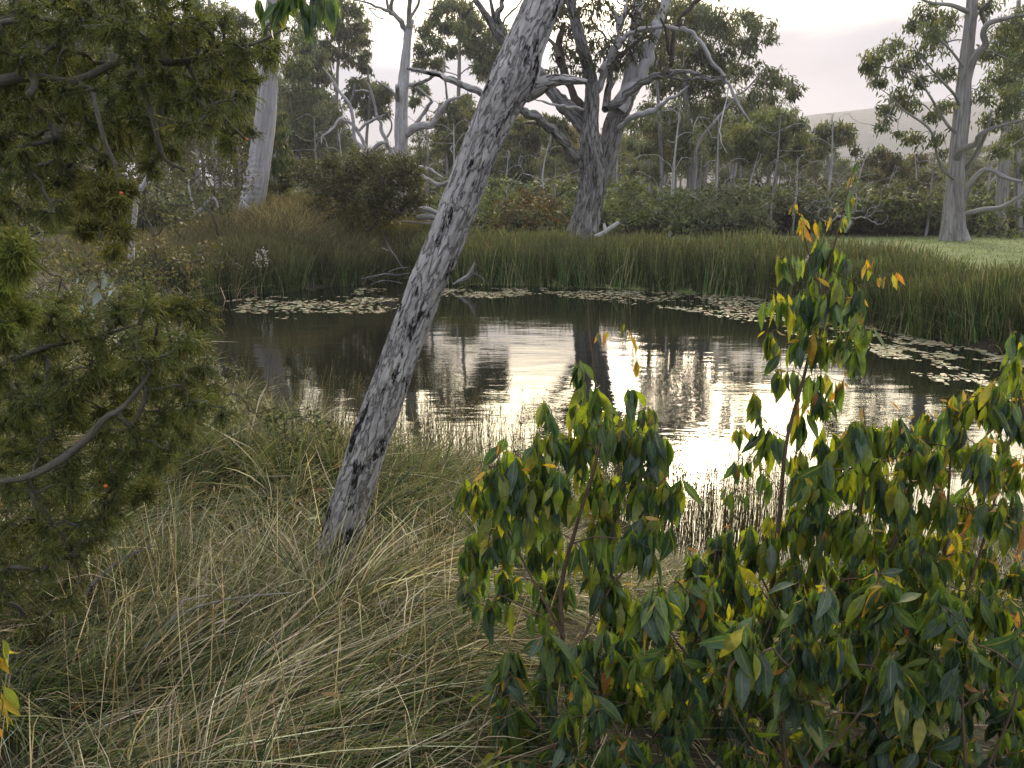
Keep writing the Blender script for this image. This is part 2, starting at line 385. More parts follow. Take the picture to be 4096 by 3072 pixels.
r2 = N('ShaderNodeValToRGB'); lk(n1.outputs[0], r2.inputs[0]); r2.color_ramp.elements[0].position = .3; r2.color_ramp.elements[0].color = (.09, .13, .04, 1); r2.color_ramp.elements[1].position = .7; r2.color_ramp.elements[1].color = (.17, .21, .07, 1)
mrg = N('ShaderNodeMapRange'); lk(sx.outputs['Y'], mrg.inputs[0]); mrg.inputs[1].default_value = 18; mrg.inputs[2].default_value = 26
gx = N('ShaderNodeMapRange'); lk(sx.outputs['X'], gx.inputs[0]); gx.inputs[1].default_value = -6; gx.inputs[2].default_value = 2
mm0 = N('ShaderNodeMath'); mm0.operation = 'MULTIPLY'; lk(mrg.outputs[0], mm0.inputs[0]); lk(gx.outputs[0], mm0.inputs[1])
edge = N('ShaderNodeMapRange'); lk(sx.outputs['Y'], edge.inputs[0]); edge.inputs[1].default_value = 45; edge.inputs[2].default_value = 49; edge.inputs[3].default_value = 1; edge.inputs[4].default_value = 0
mm = N('ShaderNodeMath'); mm.operation = 'MULTIPLY'; lk(mm0.outputs[0], mm.inputs[0]); lk(edge.outputs[0], mm.inputs[1])
mx = N('ShaderNodeMix'); mx.data_type = 'RGBA'; lk(mm.outputs[0], mx.inputs[0]); lk(r1.outputs[0], mx.inputs[6]); lk(r2.outputs[0], mx.inputs[7])
bs = N('ShaderNodeBsdfPrincipled'); lk(mx.outputs[2], bs.inputs['Base Color']); bs.inputs['Roughness'].default_value = .95
bp = N('ShaderNodeBump'); lk(n2.outputs[0], bp.inputs['Height']); bp.inputs['Distance'].default_value = .03; lk(bp.outputs[0], bs.inputs['Normal']); lk(bs.outputs[0], out.inputs[0])
xs = np.concatenate([-np.geomspace(2400, 24, 16), np.arange(-22, 24, .5), np.geomspace(24.5, 2400, 16)])
ys = np.concatenate([[-60, -20, -8], np.arange(-3, 46, .5), np.geomspace(47, 1850, 24)])
grid('ground', xs, ys, mg, kind='structure')

# water
mw, t, out = mat_base('dark_pond_water'); N = t.nodes.new; lk = t.links.new
geo = N('ShaderNodeNewGeometry')
def wnoise(scale, detail=2, rough_=.5):
    mp = N('ShaderNodeMapping'); lk(geo.outputs['Position'], mp.inputs[0]); mp.inputs['Scale'].default_value = scale
    n = N('ShaderNodeTexNoise'); lk(mp.outputs[0], n.inputs['Vector']); n.inputs['Scale'].default_value = 1; n.inputs['Detail'].default_value = detail; n.inputs['Roughness'].default_value = rough_; return n.outputs[0]
def mth(op, a, b):
    n = N('ShaderNodeMath'); n.operation = op
    for i, v in enumerate((a, b)):
        if isinstance(v, (int, float)): n.inputs[i].default_value = v
        else: lk(v, n.inputs[i])
    return n.outputs[0]
rip = wnoise((3.0, 9.0, 1), 3, .55); wavel = wnoise((.5, 1.6, 1), 2); calm = wnoise((.12, .25, 1), 2)
cm = N('ShaderNodeMapRange'); lk(calm, cm.inputs[0]); cm.inputs[1].default_value = .35; cm.inputs[2].default_value = .6; cm.inputs[3].default_value = .35; cm.inputs[4].default_value = 1.0
hgt = mth('ADD', mth('MULTIPLY', mth('MULTIPLY', rip, cm.outputs[0]), .0022), mth('MULTIPLY', wavel, .006))
bpw = N('ShaderNodeBump'); lk(hgt, bpw.inputs['Height']); bpw.inputs['Distance'].default_value = 1.0; bpw.inputs['Strength'].default_value = 1.0
bw = N('ShaderNodeBsdfPrincipled'); bw.inputs['Base Color'].default_value = (.010, .011, .008, 1); bw.inputs['Roughness'].default_value = .03; bw.inputs['IOR'].default_value = 1.48; bw.inputs['Specular IOR Level'].default_value = .5
lk(bpw.outputs[0], bw.inputs['Normal']); lk(bw.outputs[0], out.inputs[0])
link('water', make_mesh('water', [(-20, 4.6, 0), (24, 4.6, 0), (24, 32, 0), (-20, 32, 0)], [(0, 1, 2, 3)], smooth=False), mw, kind='structure')

# hill far behind
def hill(name, label_, prof, Y, depth, mat):
    """ridge profile measured as (px, py)"""
    px = np.linspace(prof[0][0], prof[-1][0], 220); py = np.interp(px, [p[0] for p in prof], [p[1] for p in prof])
    rows = []
    for k, u in enumerate(np.linspace(0, 1, 26)):
        Yk = Y - depth * (1 - u); rowx = (px - 512) / F * Y
        ztop = np.array([W(a, b, Y)[2] for a, b in zip(px, py)])
        z = ztop * (smooth(0, 1, u) * .85 + .15 * u) + 1.5 + fbm(np.stack([rowx * .012, np.full_like(rowx, Yk * .012), rowx * 0], -1), 4) * 10 * math.sin(u * math.pi) 
        if u > .98: z = ztop + 2.4 * fbm(np.stack([rowx * .25, rowx * 0, rowx * 0], -1), 3)
        rows.append(np.stack([rowx, np.full_like(rowx, Yk), z], -1))
    rows.append(rows[-1] + np.array([0, 120., -40.])); rows.append(rows[-1] + np.array([0, 300., -60.]))
    V = np.array(rows); ny, nx = V.shape[:2]; j, i = np.meshgrid(np.arange(ny - 1), np.arange(nx - 1), indexing='ij'); a = j * nx + i
    return link(name, make_mesh(name, V.reshape(-1, 3), np.stack([a, a + 1, a + nx + 1, a + nx], -1).reshape(-1, 4)), mat, kind='structure')
mh, t, out = mat_base('forested_hillside'); N = t.nodes.new; lk = t.links.new
geo = N('ShaderNodeNewGeometry'); n1 = N('ShaderNodeTexNoise'); lk(geo.outputs['Position'], n1.inputs['Vector']); n1.inputs['Scale'].default_value = .06; n1.inputs['Detail'].default_value = 10; n1.inputs['Roughness'].default_value = .75
r1 = N('ShaderNodeValToRGB'); lk(n1.outputs[0], r1.inputs[0]); r1.color_ramp.elements[0].position = .35; r1.color_ramp.elements[0].color = (.012, .02, .018, 1); r1.color_ramp.elements[1].position = .68; r1.color_ramp.elements[1].color = (.05, .07, .05, 1)
bs = N('ShaderNodeBsdfPrincipled'); lk(r1.outputs[0], bs.inputs['Base Color']); bs.inputs['Roughness'].default_value = 1
bp = N('ShaderNodeBump'); lk(n1.outputs[0], bp.inputs['Height']); bp.inputs['Distance'].default_value = 12; lk(bp.outputs[0], bs.inputs['Normal']); lk(bs.outputs[0], out.inputs[0])
hill('hill', '', [(-500, 200), (300, 175), (700, 135), (790, 116), (830, 112), (870, 106), (900, 103), (1000, 99), (1200, 96), (1700, 130)], 1350, 600, mh)

# haze
hz, t, out = mat_base('evening_haze'); v = t.nodes.new('ShaderNodeVolumePrincipled'); v.inputs['Color'].default_value = (.84, .85, 1.0, 1); v.inputs['Density'].default_value = .00055; v.inputs['Anisotropy'].default_value = .2
t.links.new(v.outputs[0], out.inputs['Volume'])
x0, x1, y0, y1, z0, z1 = -2600, 2600, -80, 1900, -2.5, 215
hv = [(x0, y0, z0), (x1, y0, z0), (x1, y1, z0), (x0, y1, z0), (x0, y0, z1), (x1, y0, z1), (x1, y1, z1), (x0, y1, z1)]
link('haze', make_mesh('haze', hv, [(0, 3, 2, 1), (4, 5, 6, 7), (0, 1, 5, 4), (1, 2, 6, 5), (2, 3, 7, 6), (3, 0, 4, 7)], smooth=False), hz, kind='stuff', label='thin lavender evening haze over pond and forest')

# ------------------------------------------------------------------ foliage masses
GREENS = [(.11, .145, .065), (.145, .175, .07), (.08, .11, .055), (.18, .185, .08), (.12, .14, .095)]
def leaf_mass(bag, clumps, n_per_area, size, cols, w=None, hang=.6, flat=.75, sub=11, sd_=.27, lw=.32):
    """clumps: (centre, radius). Long thin leaves gathered in sub-bunches."""
    tot = sum(r * r for _, r in clumps)
    for c, r in clumps:
        n = int(n_per_area * r * r * .85)
        
        if n < 4: continue
        k = max(3, int(sub * (.6 + .8 * rng.random())))
        sc = rdir(k) * r * (rng.random((k, 1)) ** .45) * np.array([1, 1, flat])
        tint = (1 + .22 * rng.normal(size=(k, 1))).clip(.55, 1.6)
        pcol = np.array(cols)[rng.choice(len(cols), k, p=None if w is None else np.array(w) / sum(w))]
        j = rng.integers(0, k, n); P0 = np.array(c) + sc[j] + rng.normal(size=(n, 3)) * r * sd_ * np.array([1, 1, .8])
        D = unit(rdir(n) * (1 - hang) + np.array([0, 0, -1.]) * hang * rng.random((n, 1)) * 1.6 + rng.normal(size=(n, 3)) * .15)
        L = size * (.6 + .8 * rng.random(n)); t = np.array([0, .45, 1.])[None, :, None]
        P = P0[:, None] + D[:, None] * L[:, None, None] * t
        wd = np.stack([L * .06, L * lw, L * .03], 1)
        col = pcol[j] * tint[j] * (1 + .15 * rng.normal(size=(n, 1))).clip(.5, 1.6)
        bag.rib(P, facing(D), wd, col)
def tree_parts(root, trunk_specs, clumps, bark_m, leaf_m, dens=900, lsize=.28, cols=GREENS, w=None, twig_r=.012, sub_targets=3, hang=.6, sub=11, amp=.10, expo=.42, lw=.32, wig=.06):
    """trunk_specs list of (P,R); clumps list of (centre, r)"""
    for i, (P, R) in enumerate(trunk_specs):
        b = Bag(); b.tube(P, R, 14 if R[0] > .15 else 8, step=max(.12, R[0] * .5), amp=amp, fr=1.6, fs=.8, seed=rng.random() * 9)
        stay(link('trunk' if i == 0 else 'limb', b.mesh('trunk'), bark_m), root)
    if clumps:
        tg = []
        for c, r in clumps:
            for _ in range(sub_targets): tg.append(np.array(c) + rdir(1)[0] * r * .55 * np.array([1, 1, .7]))
        sp = []; sr = []
        for P, R in trunk_specs:
            k = max(len(P), 14); S = np.linspace(0, len(P) - 1, k); sp.append(np.stack([np.interp(S, np.arange(len(P)), P[:, a]) for a in range(3)], 1)[k // 5:]); sr.append(np.interp(S, np.arange(len(P)), R)[k // 5:])
        ch, tips = grow(sp, sr, tg, rtip=twig_r, expo=expo, wig=wig)
        b = Bag()
        for P, R in ch: b.tube(P, R, 5, step=max(.25, np.linalg.norm(P[-1] - P[0]) / 10), seed=rng.random() * 5, cap=False)
        if b.n: stay(link('branches', b.mesh('branches'), bark_m, kind='stuff'), root)
        b = Bag(); leaf_mass(b, clumps, dens, lsize, cols, w, hang=hang, sub=sub, lw=lw)
        if b.n: stay(link('crown', b.mesh('crown', smooth=False), leaf_m, kind='stuff'), root)
def CL(m, L, Y, dy=2.0):
    x0, y0, s = MAPS[m]; out = []
    for q in L:
        Yk = Y + rng.uniform(-dy, dy); out.append((W(x0 + q[0] * s, y0 + q[1] * s, Yk), q[2] * s * Yk / F))
    return out
def baseloc(P): return tuple(float(v) for v in P)

# ---- central grey tree
Y = 33.0
root = thing('old_dead_gum_tree', 'massive old grey tree with forked bare limbs behind the reeds of the far shore', 'tree', baseloc(W(582, 240, Y)))
def limb(m, pts, Y0, Y1, mat, name='limb', sides=14, amp=.14, step=None, ridge=.12, jag=0, fr=2.2, fs=1.2, parent=None):
    P, R = WP(m, pts, Y0, Y1)
    if len(P) > 3 and name == 'limb':
        k = (len(P) - 1) * 3 + 1; S_ = np.linspace(0, len(P) - 1, k); P2 = np.stack([np.interp(S_, np.arange(len(P)), P[:, a]) for a in range(3)], 1); R2 = np.interp(S_, np.arange(len(P)), R)
        thick = R.max() > .3; P2[1:-1] += rng.normal(size=(k - 2, 3)) * R2[1:-1, None] * (.07 if thick else .28); P, R = P2, R2 * (rng.uniform(.95, 1.05, k) if thick else rng.uniform(.85, 1.15, k))
    b = Bag(); b.tube(P, R, sides, step=step or max(.06, R.max() * .35), amp=amp, fr=fr, fs=fs, seed=rng.random() * 9, jag=jag, ridge=ridge)
    return stay(link(name, b.mesh(name), mat), parent or root)
limb('F', [(1155, 760, 128), (1160, 620, 112), (1195, 470, 100), (1228, 300, 98), (1235, 130, 92), (1222, 0, 82), (1215, -130, 66), (1225, -280, 56), (1232, -420, 48), (1215, -560, 44), (1180, -690, 42), (1135, -850, 40), (1100, -990, 35), (1070, -1110, 32), (1055, -1250, 26)], Y, Y - 1, M_big, 'trunk', 48, .16, .12, .22, fr=3)
for pts, y1, m_, sd_ in [
    ([(985, 1560, 60), (1010, 1420, 78), (1050, 1280, 84), (1082, 1150, 84), (1130, 950, 86), (1195, 820, 80), (1240, 700, 60)], Y + 1.2, M_big, 30),
    ([(1160, 900, 50), (1195, 820, 54), (1235, 700, 55), (1255, 550, 52), (1280, 350, 48), (1300, 150, 45), (1320, -20, 42), (1335, -200, 36)], Y + 1.5, M_smooth, 22),
    ([(1170, 880, 40), (1215, 790, 52), (1265, 720, 52), (1330, 640, 48), (1390, 480, 46), (1430, 300, 42), (1470, 150, 38), (1530, 0, 34), (1600, -150, 28)], Y - .5, M_smooth, 18),
    ([(1090, 870, 30), (1220, 760, 32), (1350, 660, 30), (1460, 620, 28), (1550, 600, 26), (1600, 580, 18), (1700, 575, 17), (1800, 600, 16), (1900, 645, 13), (2000, 640, 7)], Y - 2.5, M_big, 12),
    ([(1550, 618, 10), (1650, 640, 11), (1750, 640, 10), (1880, 630, 9), (2000, 620, 7), (2060, 605, 3)], Y - 3, M_big, 8),
    ([(1555, 600, 24), (1580, 500, 19), (1592, 350, 17), (1610, 250, 17), (1640, 160, 16), (1700, 90, 16), (1800, 0, 15), (1870, -70, 12)], Y - 1.5, M_dark, 10),
    ([(1572, 490, 14), (1550, 350, 12), (1530, 220, 10), (1490, 145, 6)], Y - 2, M_dark, 8),
    ([(1170, 1030, 24), (1230, 960, 24), (1320, 920, 24), (1450, 880, 21), (1530, 820, 17), (1640, 750, 11), (1720, 690, 3)], Y - 3, M_smooth, 10),
    ([(985, 760, 28), (1010, 680, 28), (1060, 560, 30), (1120, 400, 29), (1190, 310, 21), (1250, 270, 17), (1330, 235, 15), (1480, 215, 15), (1600, 228, 15), (1680, 230, 14), (1760, 270, 14), (1830, 370, 14), (1900, 490, 13), (1990, 590, 12), (2040, 680, 12), (2100, 800, 10), (2170, 920, 8), (2220, 985, 3)], Y - 3, M_smooth, 10),
    ([(2042, 690, 7), (2020, 820, 5), (1985, 950, 7), (1968, 1060, 6), (1985, 1150, 4), (2030, 1235, 2)], Y - 3, M_dead, 6),
    ([(1060, 560, 16), (1130, 470, 15), (1230, 400, 14), (1330, 310, 12), (1430, 285, 3)], Y - 1, M_dark, 8),
    ([(1120, 420, 24), (1160, 300, 20), (1155, 170, 18), (1110, 90, 14), (1060, 20, 9)], Y, M_smooth, 8),
    ([(1160, 200, 16), (1210, 80, 13), (1228, -60, 10)], Y, M_smooth, 8),
    ([(1050, 880, 34), (1068, 680, 28), (1100, 540, 24), (1140, 330, 16), (1200, 150, 11), (1290, 0, 8)], Y + 2, M_big, 10),
    ([(900, 1060, 62), (820, 930, 66), (720, 850, 62), (640, 770, 50), (540, 610, 44), (400, 500, 44), (270, 400, 42), (190, 280, 32), (120, 170, 27), (60, 80, 24), (-10, -10, 20)], Y - 1, M_big, 20),
    ([(300, 380, 28), (215, 260, 26), (180, 160, 24), (200, 60, 22), (240, -50, 16)], Y - 1, M_big, 10),
    ([(160, 190, 18), (145, 100, 16), (120, -20, 12)], Y - 1, M_big, 8),
    ([(205, 250, 8), (240, 150, 8), (330, 60, 7), (390, -20, 5)], Y - 1.5, M_big, 6),
    ([(850, 1340, 46), (760, 1200, 39), (650, 1080, 36), (540, 980, 34), (470, 930, 35), (385, 895, 26)], Y - 2.5, M_big, 16),
    ([(490, 985, 16), (440, 985, 13), (385, 990, 6)], Y - 2.5, M_big, 8),
    ([(905, 930, 15), (860, 880, 14), (760, 860, 13), (680, 850, 11), (560, 820, 9), (480, 800, 4)], Y - 2, M_smooth, 8),
    ([(880, 900, 32), (800, 790, 28), (745, 620, 32), (690, 480, 30), (680, 300, 26), (712, 190, 22)], Y + .5, M_dark, 12),
    ([(680, 470, 22), (650, 380, 18), (590, 310, 12)], Y + .5, M_dark, 8)]:
    jag = .8 if pts[-1][2] > 12 and pts[-1][1] > 100 else 0
    limb('E', pts, Y - (.0 if pts[0][2] > 50 else .3), y1, m_, 'limb', sd_, jag=jag)
# fine twigs of the grey tree, in the fork
tg = [W(475 + .1243 * rng.uniform(600, 1500), .1243 * rng.uniform(-120, 560), Y + rng.uniform(-1.5, 2.5)) for _ in range(230)]
sp = []; sr = []
for pts, yy in [([(945, 750, 50), (925, 600, 46), (890, 430, 45), (840, 250, 42), (800, 100, 36), (780, -20, 33)], Y - .5), ([(1235, 700, 5), (1255, 550, 5), (1280, 350, 4), (1300, 150, 4), (1320, -20, 4)], Y + 1), ([(880, 900, 32), (800, 790, 28), (745, 620, 32), (690, 480, 30)], Y), ([(1010, 680, 2), (1060, 560, 2), (1120, 400, 2), (1190, 310, 2)], Y - .5)]:
    a, b_ = WP('E', pts, yy); sp.append(a); sr.append(b_)
ch, tips = grow(sp, sr, tg, rtip=.02, wig=.09, expo=.36)
b = Bag()
for P, R in ch: b.tube(P, R, 5, step=.2, cap=False, seed=rng.random())
stay(link('twigs', b.mesh('twigs'), M_dark, kind='stuff'), root)
b = Bag(); cl = [(t_[-1] + np.array([0, 0, -.1]), .35) for t_ in tips if rng.random() < .5]; leaf_mass(b, cl, 260, .24, [(.07, .065, .05), (.06, .08, .045)], sub=5)
stay(link('sparse_leaves', b.mesh('sparse_leaves', smooth=False), M_far, kind='stuff'), root)

# ---- left pale dead tree (bare)
Y = 36.0
root = thing('dead_tree', 'pale bare dead tree with broken forked top, standing behind the dark bush', 'tree', baseloc(W(402, 205, Y)))
limb('B', [(630, 1300, 52), (640, 1080, 46), (640, 900, 42), (640, 760, 40), (645, 600, 38), (660, 450, 30), (675, 300, 25), (685, 200, 25), (705, 125, 18)], Y, Y, M_dead, 'trunk', 20, jag=1.0)
for pts in [[(670, 200, 16), (640, 140, 15), (610, 100, 14), (560, 70, 10), (480, 40, 8), (400, 10, 6), (320, -5, 4)], [(600, 95, 13), (575, 50, 12), (600, -60, 10)], [(690, 190, 18), (690, 60, 15), (705, -70, 12)], [(700, 110, 9), (750, 20, 8), (745, -40, 6)],
            [(560, 70, 9), (540, -50, 7)], [(480, 60, 4), (430, 50, 3), (490, 110, 3), (570, 125, 2)],
            [(655, 850, 28), (740, 800, 24), (830, 790, 21), (880, 720, 17), (930, 640, 13), (1040, 600, 4)], [(730, 790, 13), (790, 700, 12), (835, 640, 10), (740, 550, 5)], [(620, 640, 20), (613, 545, 12)], [(600, 600, 9), (560, 560, 8), (490, 515, 4)],
            [(930, 640, 8), (925, 560, 7), (900, 450, 5), (920, 330, 3)], [(690, 540, 14), (760, 525, 12), (830, 495, 7)]]:
    limb('B', pts, Y, Y - 1.5, M_dead, 'limb', 9, jag=.6 if pts[-1][2] > 10 else 0)
root = thing('dead_tree', 'bleached blue white antler shaped dead tree leaning left behind the dark bush', 'tree', baseloc(W(385, 215, 34)))
limb('B', [(600, 1350, 22), (520, 1100, 20), (430, 980, 17), (380, 920, 13), (345, 880, 12), (335, 750, 11), (312, 660, 10), (250, 580, 9), (200, 500, 8), (145, 425, 4)], 34, 33, M_dead, 'trunk', 10)
for pts in [[(312, 665, 8), (335, 600, 7), (345, 535, 4)], [(430, 975, 12), (370, 830, 10), (330, 785, 9), (262, 752, 9), (200, 820, 7), (140, 860, 5), (135, 905, 3)], [(435, 970, 12), (500, 910, 12), (552, 900, 9)], [(370, 830, 9), (420, 780, 9), (500, 750, 8), (550, 708, 3)],
            [(485, 745, 8), (470, 640, 8), (440, 550, 7), (405, 490, 3)], [(590, 1010, 14), (540, 880, 12), (510, 780, 10), (482, 720, 8)], [(345, 575, 4), (400, 570, 4), (440, 580, 3)], [(205, 520, 4), (195, 560, 3)], [(560, 1000, 10), (500, 990, 7), (440, 1000, 5)], [(545, 880, 7), (580, 800, 6), (560, 720, 3)]]:
    limb('B', pts, 34, 33, M_dead, 'limb', 8)
root = thing('fallen_branch', 'pale crooked branch sweeping sideways between the dark bush and the leaning trunk', 'branch', baseloc(W(415, 172, 32)))
limb('B', [(640, 1130, 13), (740, 1100, 14), (800, 1130, 13), (870, 1168, 14), (930, 1152, 12), (1010, 1105, 10)], 32, 31, M_dead, 'main_stem', 8)
limb('B', [(700, 1040, 8), (750, 1050, 9), (830, 1072, 9), (900, 1122, 6)], 32, 31, M_dead, 'limb', 8)

# ---- tall pale gum trunk at left
Y = 30.0
root = thing('white_gum_tree', 'tall smooth white trunk with wrinkled bark folds, rising from the grassy mound at left', 'tree', baseloc(W(252, 210, Y)))
P, R = WP('D', [(535, 480, 27), (545, 440, 24), (556, 380, 22.5), (566, 310, 22), (575, 240, 20.5), (580, 150, 18.5), (588, 60, 17), (596, -20, 16), (605, -150, 15)], Y)
b = Bag(); b.tube(P, R, 32, step=.07, amp=.06, fr=1.2, fs=.7, seed=2)
V = b.V[0]; px_, py_, _ = proj(V)
m_ = smooth(205, 195, py_) * smooth(140, 165, py_) * smooth(268, 252, px_)
fold = np.maximum(np.sin(py_ * 1.15 + .6 * np.sin(px_ * .5)), 0) ** 2
cx_ = np.interp(py_, [70, 144, 204], [268, 262, 252]); V[:, 0] += np.sign(px_ - cx_) * m_ * fold * .06; V[:, 1] -= m_ * fold * .04
stay(link('trunk', b.mesh('trunk'), M_smooth), root)
b = Bag(); P, R = WP('D', [(536, 450, 5), (525, 438, 4), (518, 430, 2)], 29); b.tube(P, R, 6)
stay(link('dead_shoot', b.mesh('dead_shoot'), M_dead), root)

# ---- right tree
Y = 42.0
root = thing('tall_gum_tree', 'tall pale trunked gum tree with spreading leafy crown, standing on the lawn at far right', 'tree', baseloc(W(955, 243, Y)))
P, R = WP('C', [(1800, 1460, 92), (1800, 1390, 75), (1800, 1250, 57), (1805, 1100, 50), (1820, 900, 44), (1840, 700, 40), (1855, 500, 37), (1880, 250, 33), (1895, 100, 29), (1905, -50, 26), (1912, -200, 20)], Y)
b = Bag(); b.tube(P, R, 26, step=.15, amp=.2, fr=2.4, fs=.25, seed=4, ridge=.1); stay(link('trunk', b.mesh('trunk'), M_gum), root)
lims = [[(1820, 990, 16), (1815, 920, 20), (1850, 880, 19), (1930, 850, 17), (1950, 800, 16), (2050, 750, 10), (2250, 700, 6)], [(1870, 520, 20), (1900, 380, 22), (1940, 310, 20), (1985, 260, 17), (1970, 200, 17), (2000, 140, 16), (2100, 110, 12), (2250, 80, 8)], [(1985, 140, 14), (1960, 60, 12), (2010, 10, 10), (2040, -60, 8)],
        [(1860, 1270, 14), (1960, 1240, 13), (2060, 1230, 13), (2130, 1200, 12), (2250, 1120, 9)], [(1860, 1180, 16), (1900, 1080, 16), (1990, 1000, 14), (2100, 1050, 12), (2200, 1075, 8)], [(1830, 1080, 10), (1800, 1060, 9), (1740, 1010, 9), (1700, 930, 8), (1680, 830, 7), (1640, 750, 7), (1500, 650, 5), (1400, 550, 3)],
        [(1880, 70, 14), (1780, 30, 10), (1680, 20, 8), (1600, -5, 5)], [(1830, 800, 9), (1760, 740, 8), (1650, 560, 6), (1560, 430, 4), (1440, 400, 3)], [(1840, 640, 9), (1800, 560, 8), (1700, 450, 6), (1600, 330, 4)], [(1870, 1000, 14), (1930, 900, 12), (1990, 780, 10), (2020, 650, 7)], [(1870, 420, 8), (1780, 300, 6), (1680, 200, 5), (1620, 110, 3)]]
LP = []
for pts in lims:
    P, R = WP('C', pts, Y, Y - 2); LP.append((P, R)); b = Bag(); b.tube(P, R, 9, step=.2, amp=.12, seed=rng.random() * 5); stay(link('limb', b.mesh('limb'), M_gum), root)
cl = CL('C', [(1640, 90, 80), (1560, 150, 50), (1340, 330, 75), (1290, 400, 45), (1440, 270, 60), (1550, 350, 80), (1600, 480, 60), (1480, 560, 65), (1400, 640, 60), (1380, 740, 50), (1350, 480, 55), (1560, 820, 55), (1680, 680, 50), (1700, 260, 80), (1760, 430, 60), (1660, 180, 70), (1770, 120, 60), (1980, 40, 60), (2000, 330, 80), (2110, 450, 90), (2150, 600, 90), (2120, 220, 90), (2190, 350, 80), (1960, 560, 60), (2060, 700, 80), (2180, 800, 80), (1690, 820, 50), (1740, 900, 40), (1540, 620, 60), (1470, 420, 55), (1740, 620, 50), (2080, 900, 60), (2180, 130, 90), (1480, 800, 35), (1330, 420, 45)], Y, 2.5)
rt_spec = [WP('C', [(1820, 900, 44), (1840, 700, 40), (1855, 500, 37), (1880, 250, 33), (1895, 100, 29), (1905, -50, 26)], Y)] + LP
tg = [np.array(c) + rdir(1)[0] * r * .55 for c, r in cl for _ in range(4)]
ch, tips = grow([p for p, r in rt_spec], [r for p, r in rt_spec], tg, rtip=.016, wig=.08)
b = Bag()
for P, R in ch: b.tube(P, R, 5, step=.25, cap=False, seed=rng.random())
stay(link('branches', b.mesh('branches'), M_gum, kind='stuff'), root)
b = Bag(); leaf_mass(b, cl, 900, .26, GREENS, sub=16)
stay(link('crown', b.mesh('crown', smooth=False), M_far, kind='stuff'), root)
for lab, bx, pts, cls in [('rough barked grey gum behind the lawn, second from the right edge', 912, [(2075, 1400, 38), (2080, 1250, 32), (2090, 1000, 32), (2110, 700, 22), (2130, 300, 16)], [(2110, 500, 90), (2080, 350, 80), (2160, 300, 90)]),
                          ('slim pale gum behind the lawn at the right edge of the photo', 1018, [(2185, 1390, 22), (2175, 1200, 18), (2172, 1000, 19), (2175, 500, 14), (2180, 0, 10)], [(2200, 750, 90), (2200, 560, 90), (2180, 150, 100), (2230, 1000, 80)])]:
    root = thing('gum_tree', lab, 'tree', baseloc(W(bx, 240, 48)))
    tree_parts(root, [WP('C', pts, 48)], CL('C', cls, 48), M_gum, M_far, dens=420)

# ---- the measured background gums
def gum(label, m, trunks, clumps, Y, dens=480, dy=2.5, cols=GREENS, w=None, lsize=.28, bark_m=None, sub=11, **k):
    sp = [WP(m, t_, Y) for t_ in trunks]; x0, y0, s = MAPS[m]
    root = thing('gum_tree', label, 'tree', baseloc(sp[0][0][0])); tree_parts(root, sp, CL(m, clumps, Y, dy), bark_m or M_gum, M_far, dens=dens * (50 / Y) ** .0, lsize=lsize * Y / 50 * 1.05, cols=cols, w=w, twig_r=.016 * Y / 50, sub=sub, **k)
GREY = [(.135, .155, .11), (.10, .12, .08), (.17, .185, .125), (.12, .135, .07)]
YEL = [(.15, .17, .06), (.21, .19, .075), (.11, .135, .055)]
gum('dense grey green gum with drooping foliage right of the big grey tree', 'C', [[(215, 1390, 20), (235, 1100, 18), (228, 850, 17), (215, 600, 15), (200, 400, 12)], ],
    [(60, 150, 110), (200, 180, 120), (330, 130, 110), (440, 150, 90), (120, 330, 110), (280, 330, 120), (420, 300, 110), (490, 200, 70), (60, 500, 90), (230, 520, 120), (380, 480, 110), (470, 420, 70), (150, 700, 110), (320, 680, 120), (430, 600, 70), (60, 760, 90), (230, 850, 110), (380, 850, 100), (90, 950, 90), (300, 60, 70), (180, 60, 90)], 60, cols=GREY, dens=560)
gum('broad gum leaning right, its outer leaf clumps hanging against the sky', 'C', [[(240, 1390, 15), (265, 1050, 12), (282, 860, 9), (400, 700, 8), (520, 560, 6)]],
    [(600, 130, 60), (660, 170, 65), (710, 220, 45), (560, 90, 50), (600, 400, 60), (680, 450, 60), (750, 470, 60), (820, 500, 60), (870, 550, 50), (640, 560, 70), (560, 620, 60), (720, 570, 50), (560, 300, 60), (590, 240, 50), (720, 400, 35)], 56, cols=GREY, dens=520)
gum('dark spreading gum low at the centre right of the forest edge', 'C', [[(640, 1390, 14), (650, 1200, 12), (640, 1050, 9)], [(700, 1390, 8), (700, 1150, 7), (690, 1000, 5)]],
    [(560, 780, 90), (680, 740, 90), (780, 780, 90), (870, 760, 70), (900, 820, 60), (500, 900, 90), (640, 900, 90), (760, 900, 80), (860, 900, 60), (820, 700, 60), (740, 680, 50)], 66, cols=GREENS, dens=600)
gum('round topped gum standing below the distant hill', 'C', [[(1045, 1400, 12), (1045, 1150, 10), (1060, 980, 7)]], [(1010, 780, 50), (1080, 750, 55), (1150, 780, 50), (1100, 820, 60), (1180, 820, 35), (1040, 850, 45), (970, 830, 40), (1000, 900, 45), (920, 900, 40), (900, 950, 45)], 76, cols=GREENS + [(.16, .15, .05)], dens=640)
gum('low rusty green gum crown left of the tall right tree', 'C', [[(1420, 1400, 12), (1430, 1200, 10), (1420, 1050, 7)], [(1600, 1400, 12), (1580, 1200, 9), (1560, 1080, 6)]],
    [(1350, 900, 45), (1300, 950, 50), (1400, 950, 60), (1480, 1000, 70), (1560, 980, 60), (1640, 1050, 60), (1360, 1050, 60), (1520, 1120, 60), (1280, 1060, 50), (1220, 880, 35), (1440, 1130, 60), (1600, 930, 40), (1650, 1180, 60), (1290, 1180, 60), (1400, 1230, 70), (1540, 1250, 70)], 70, cols=[(.085, .09, .045), (.13, .10, .05), (.10, .12, .05)], dens=600)
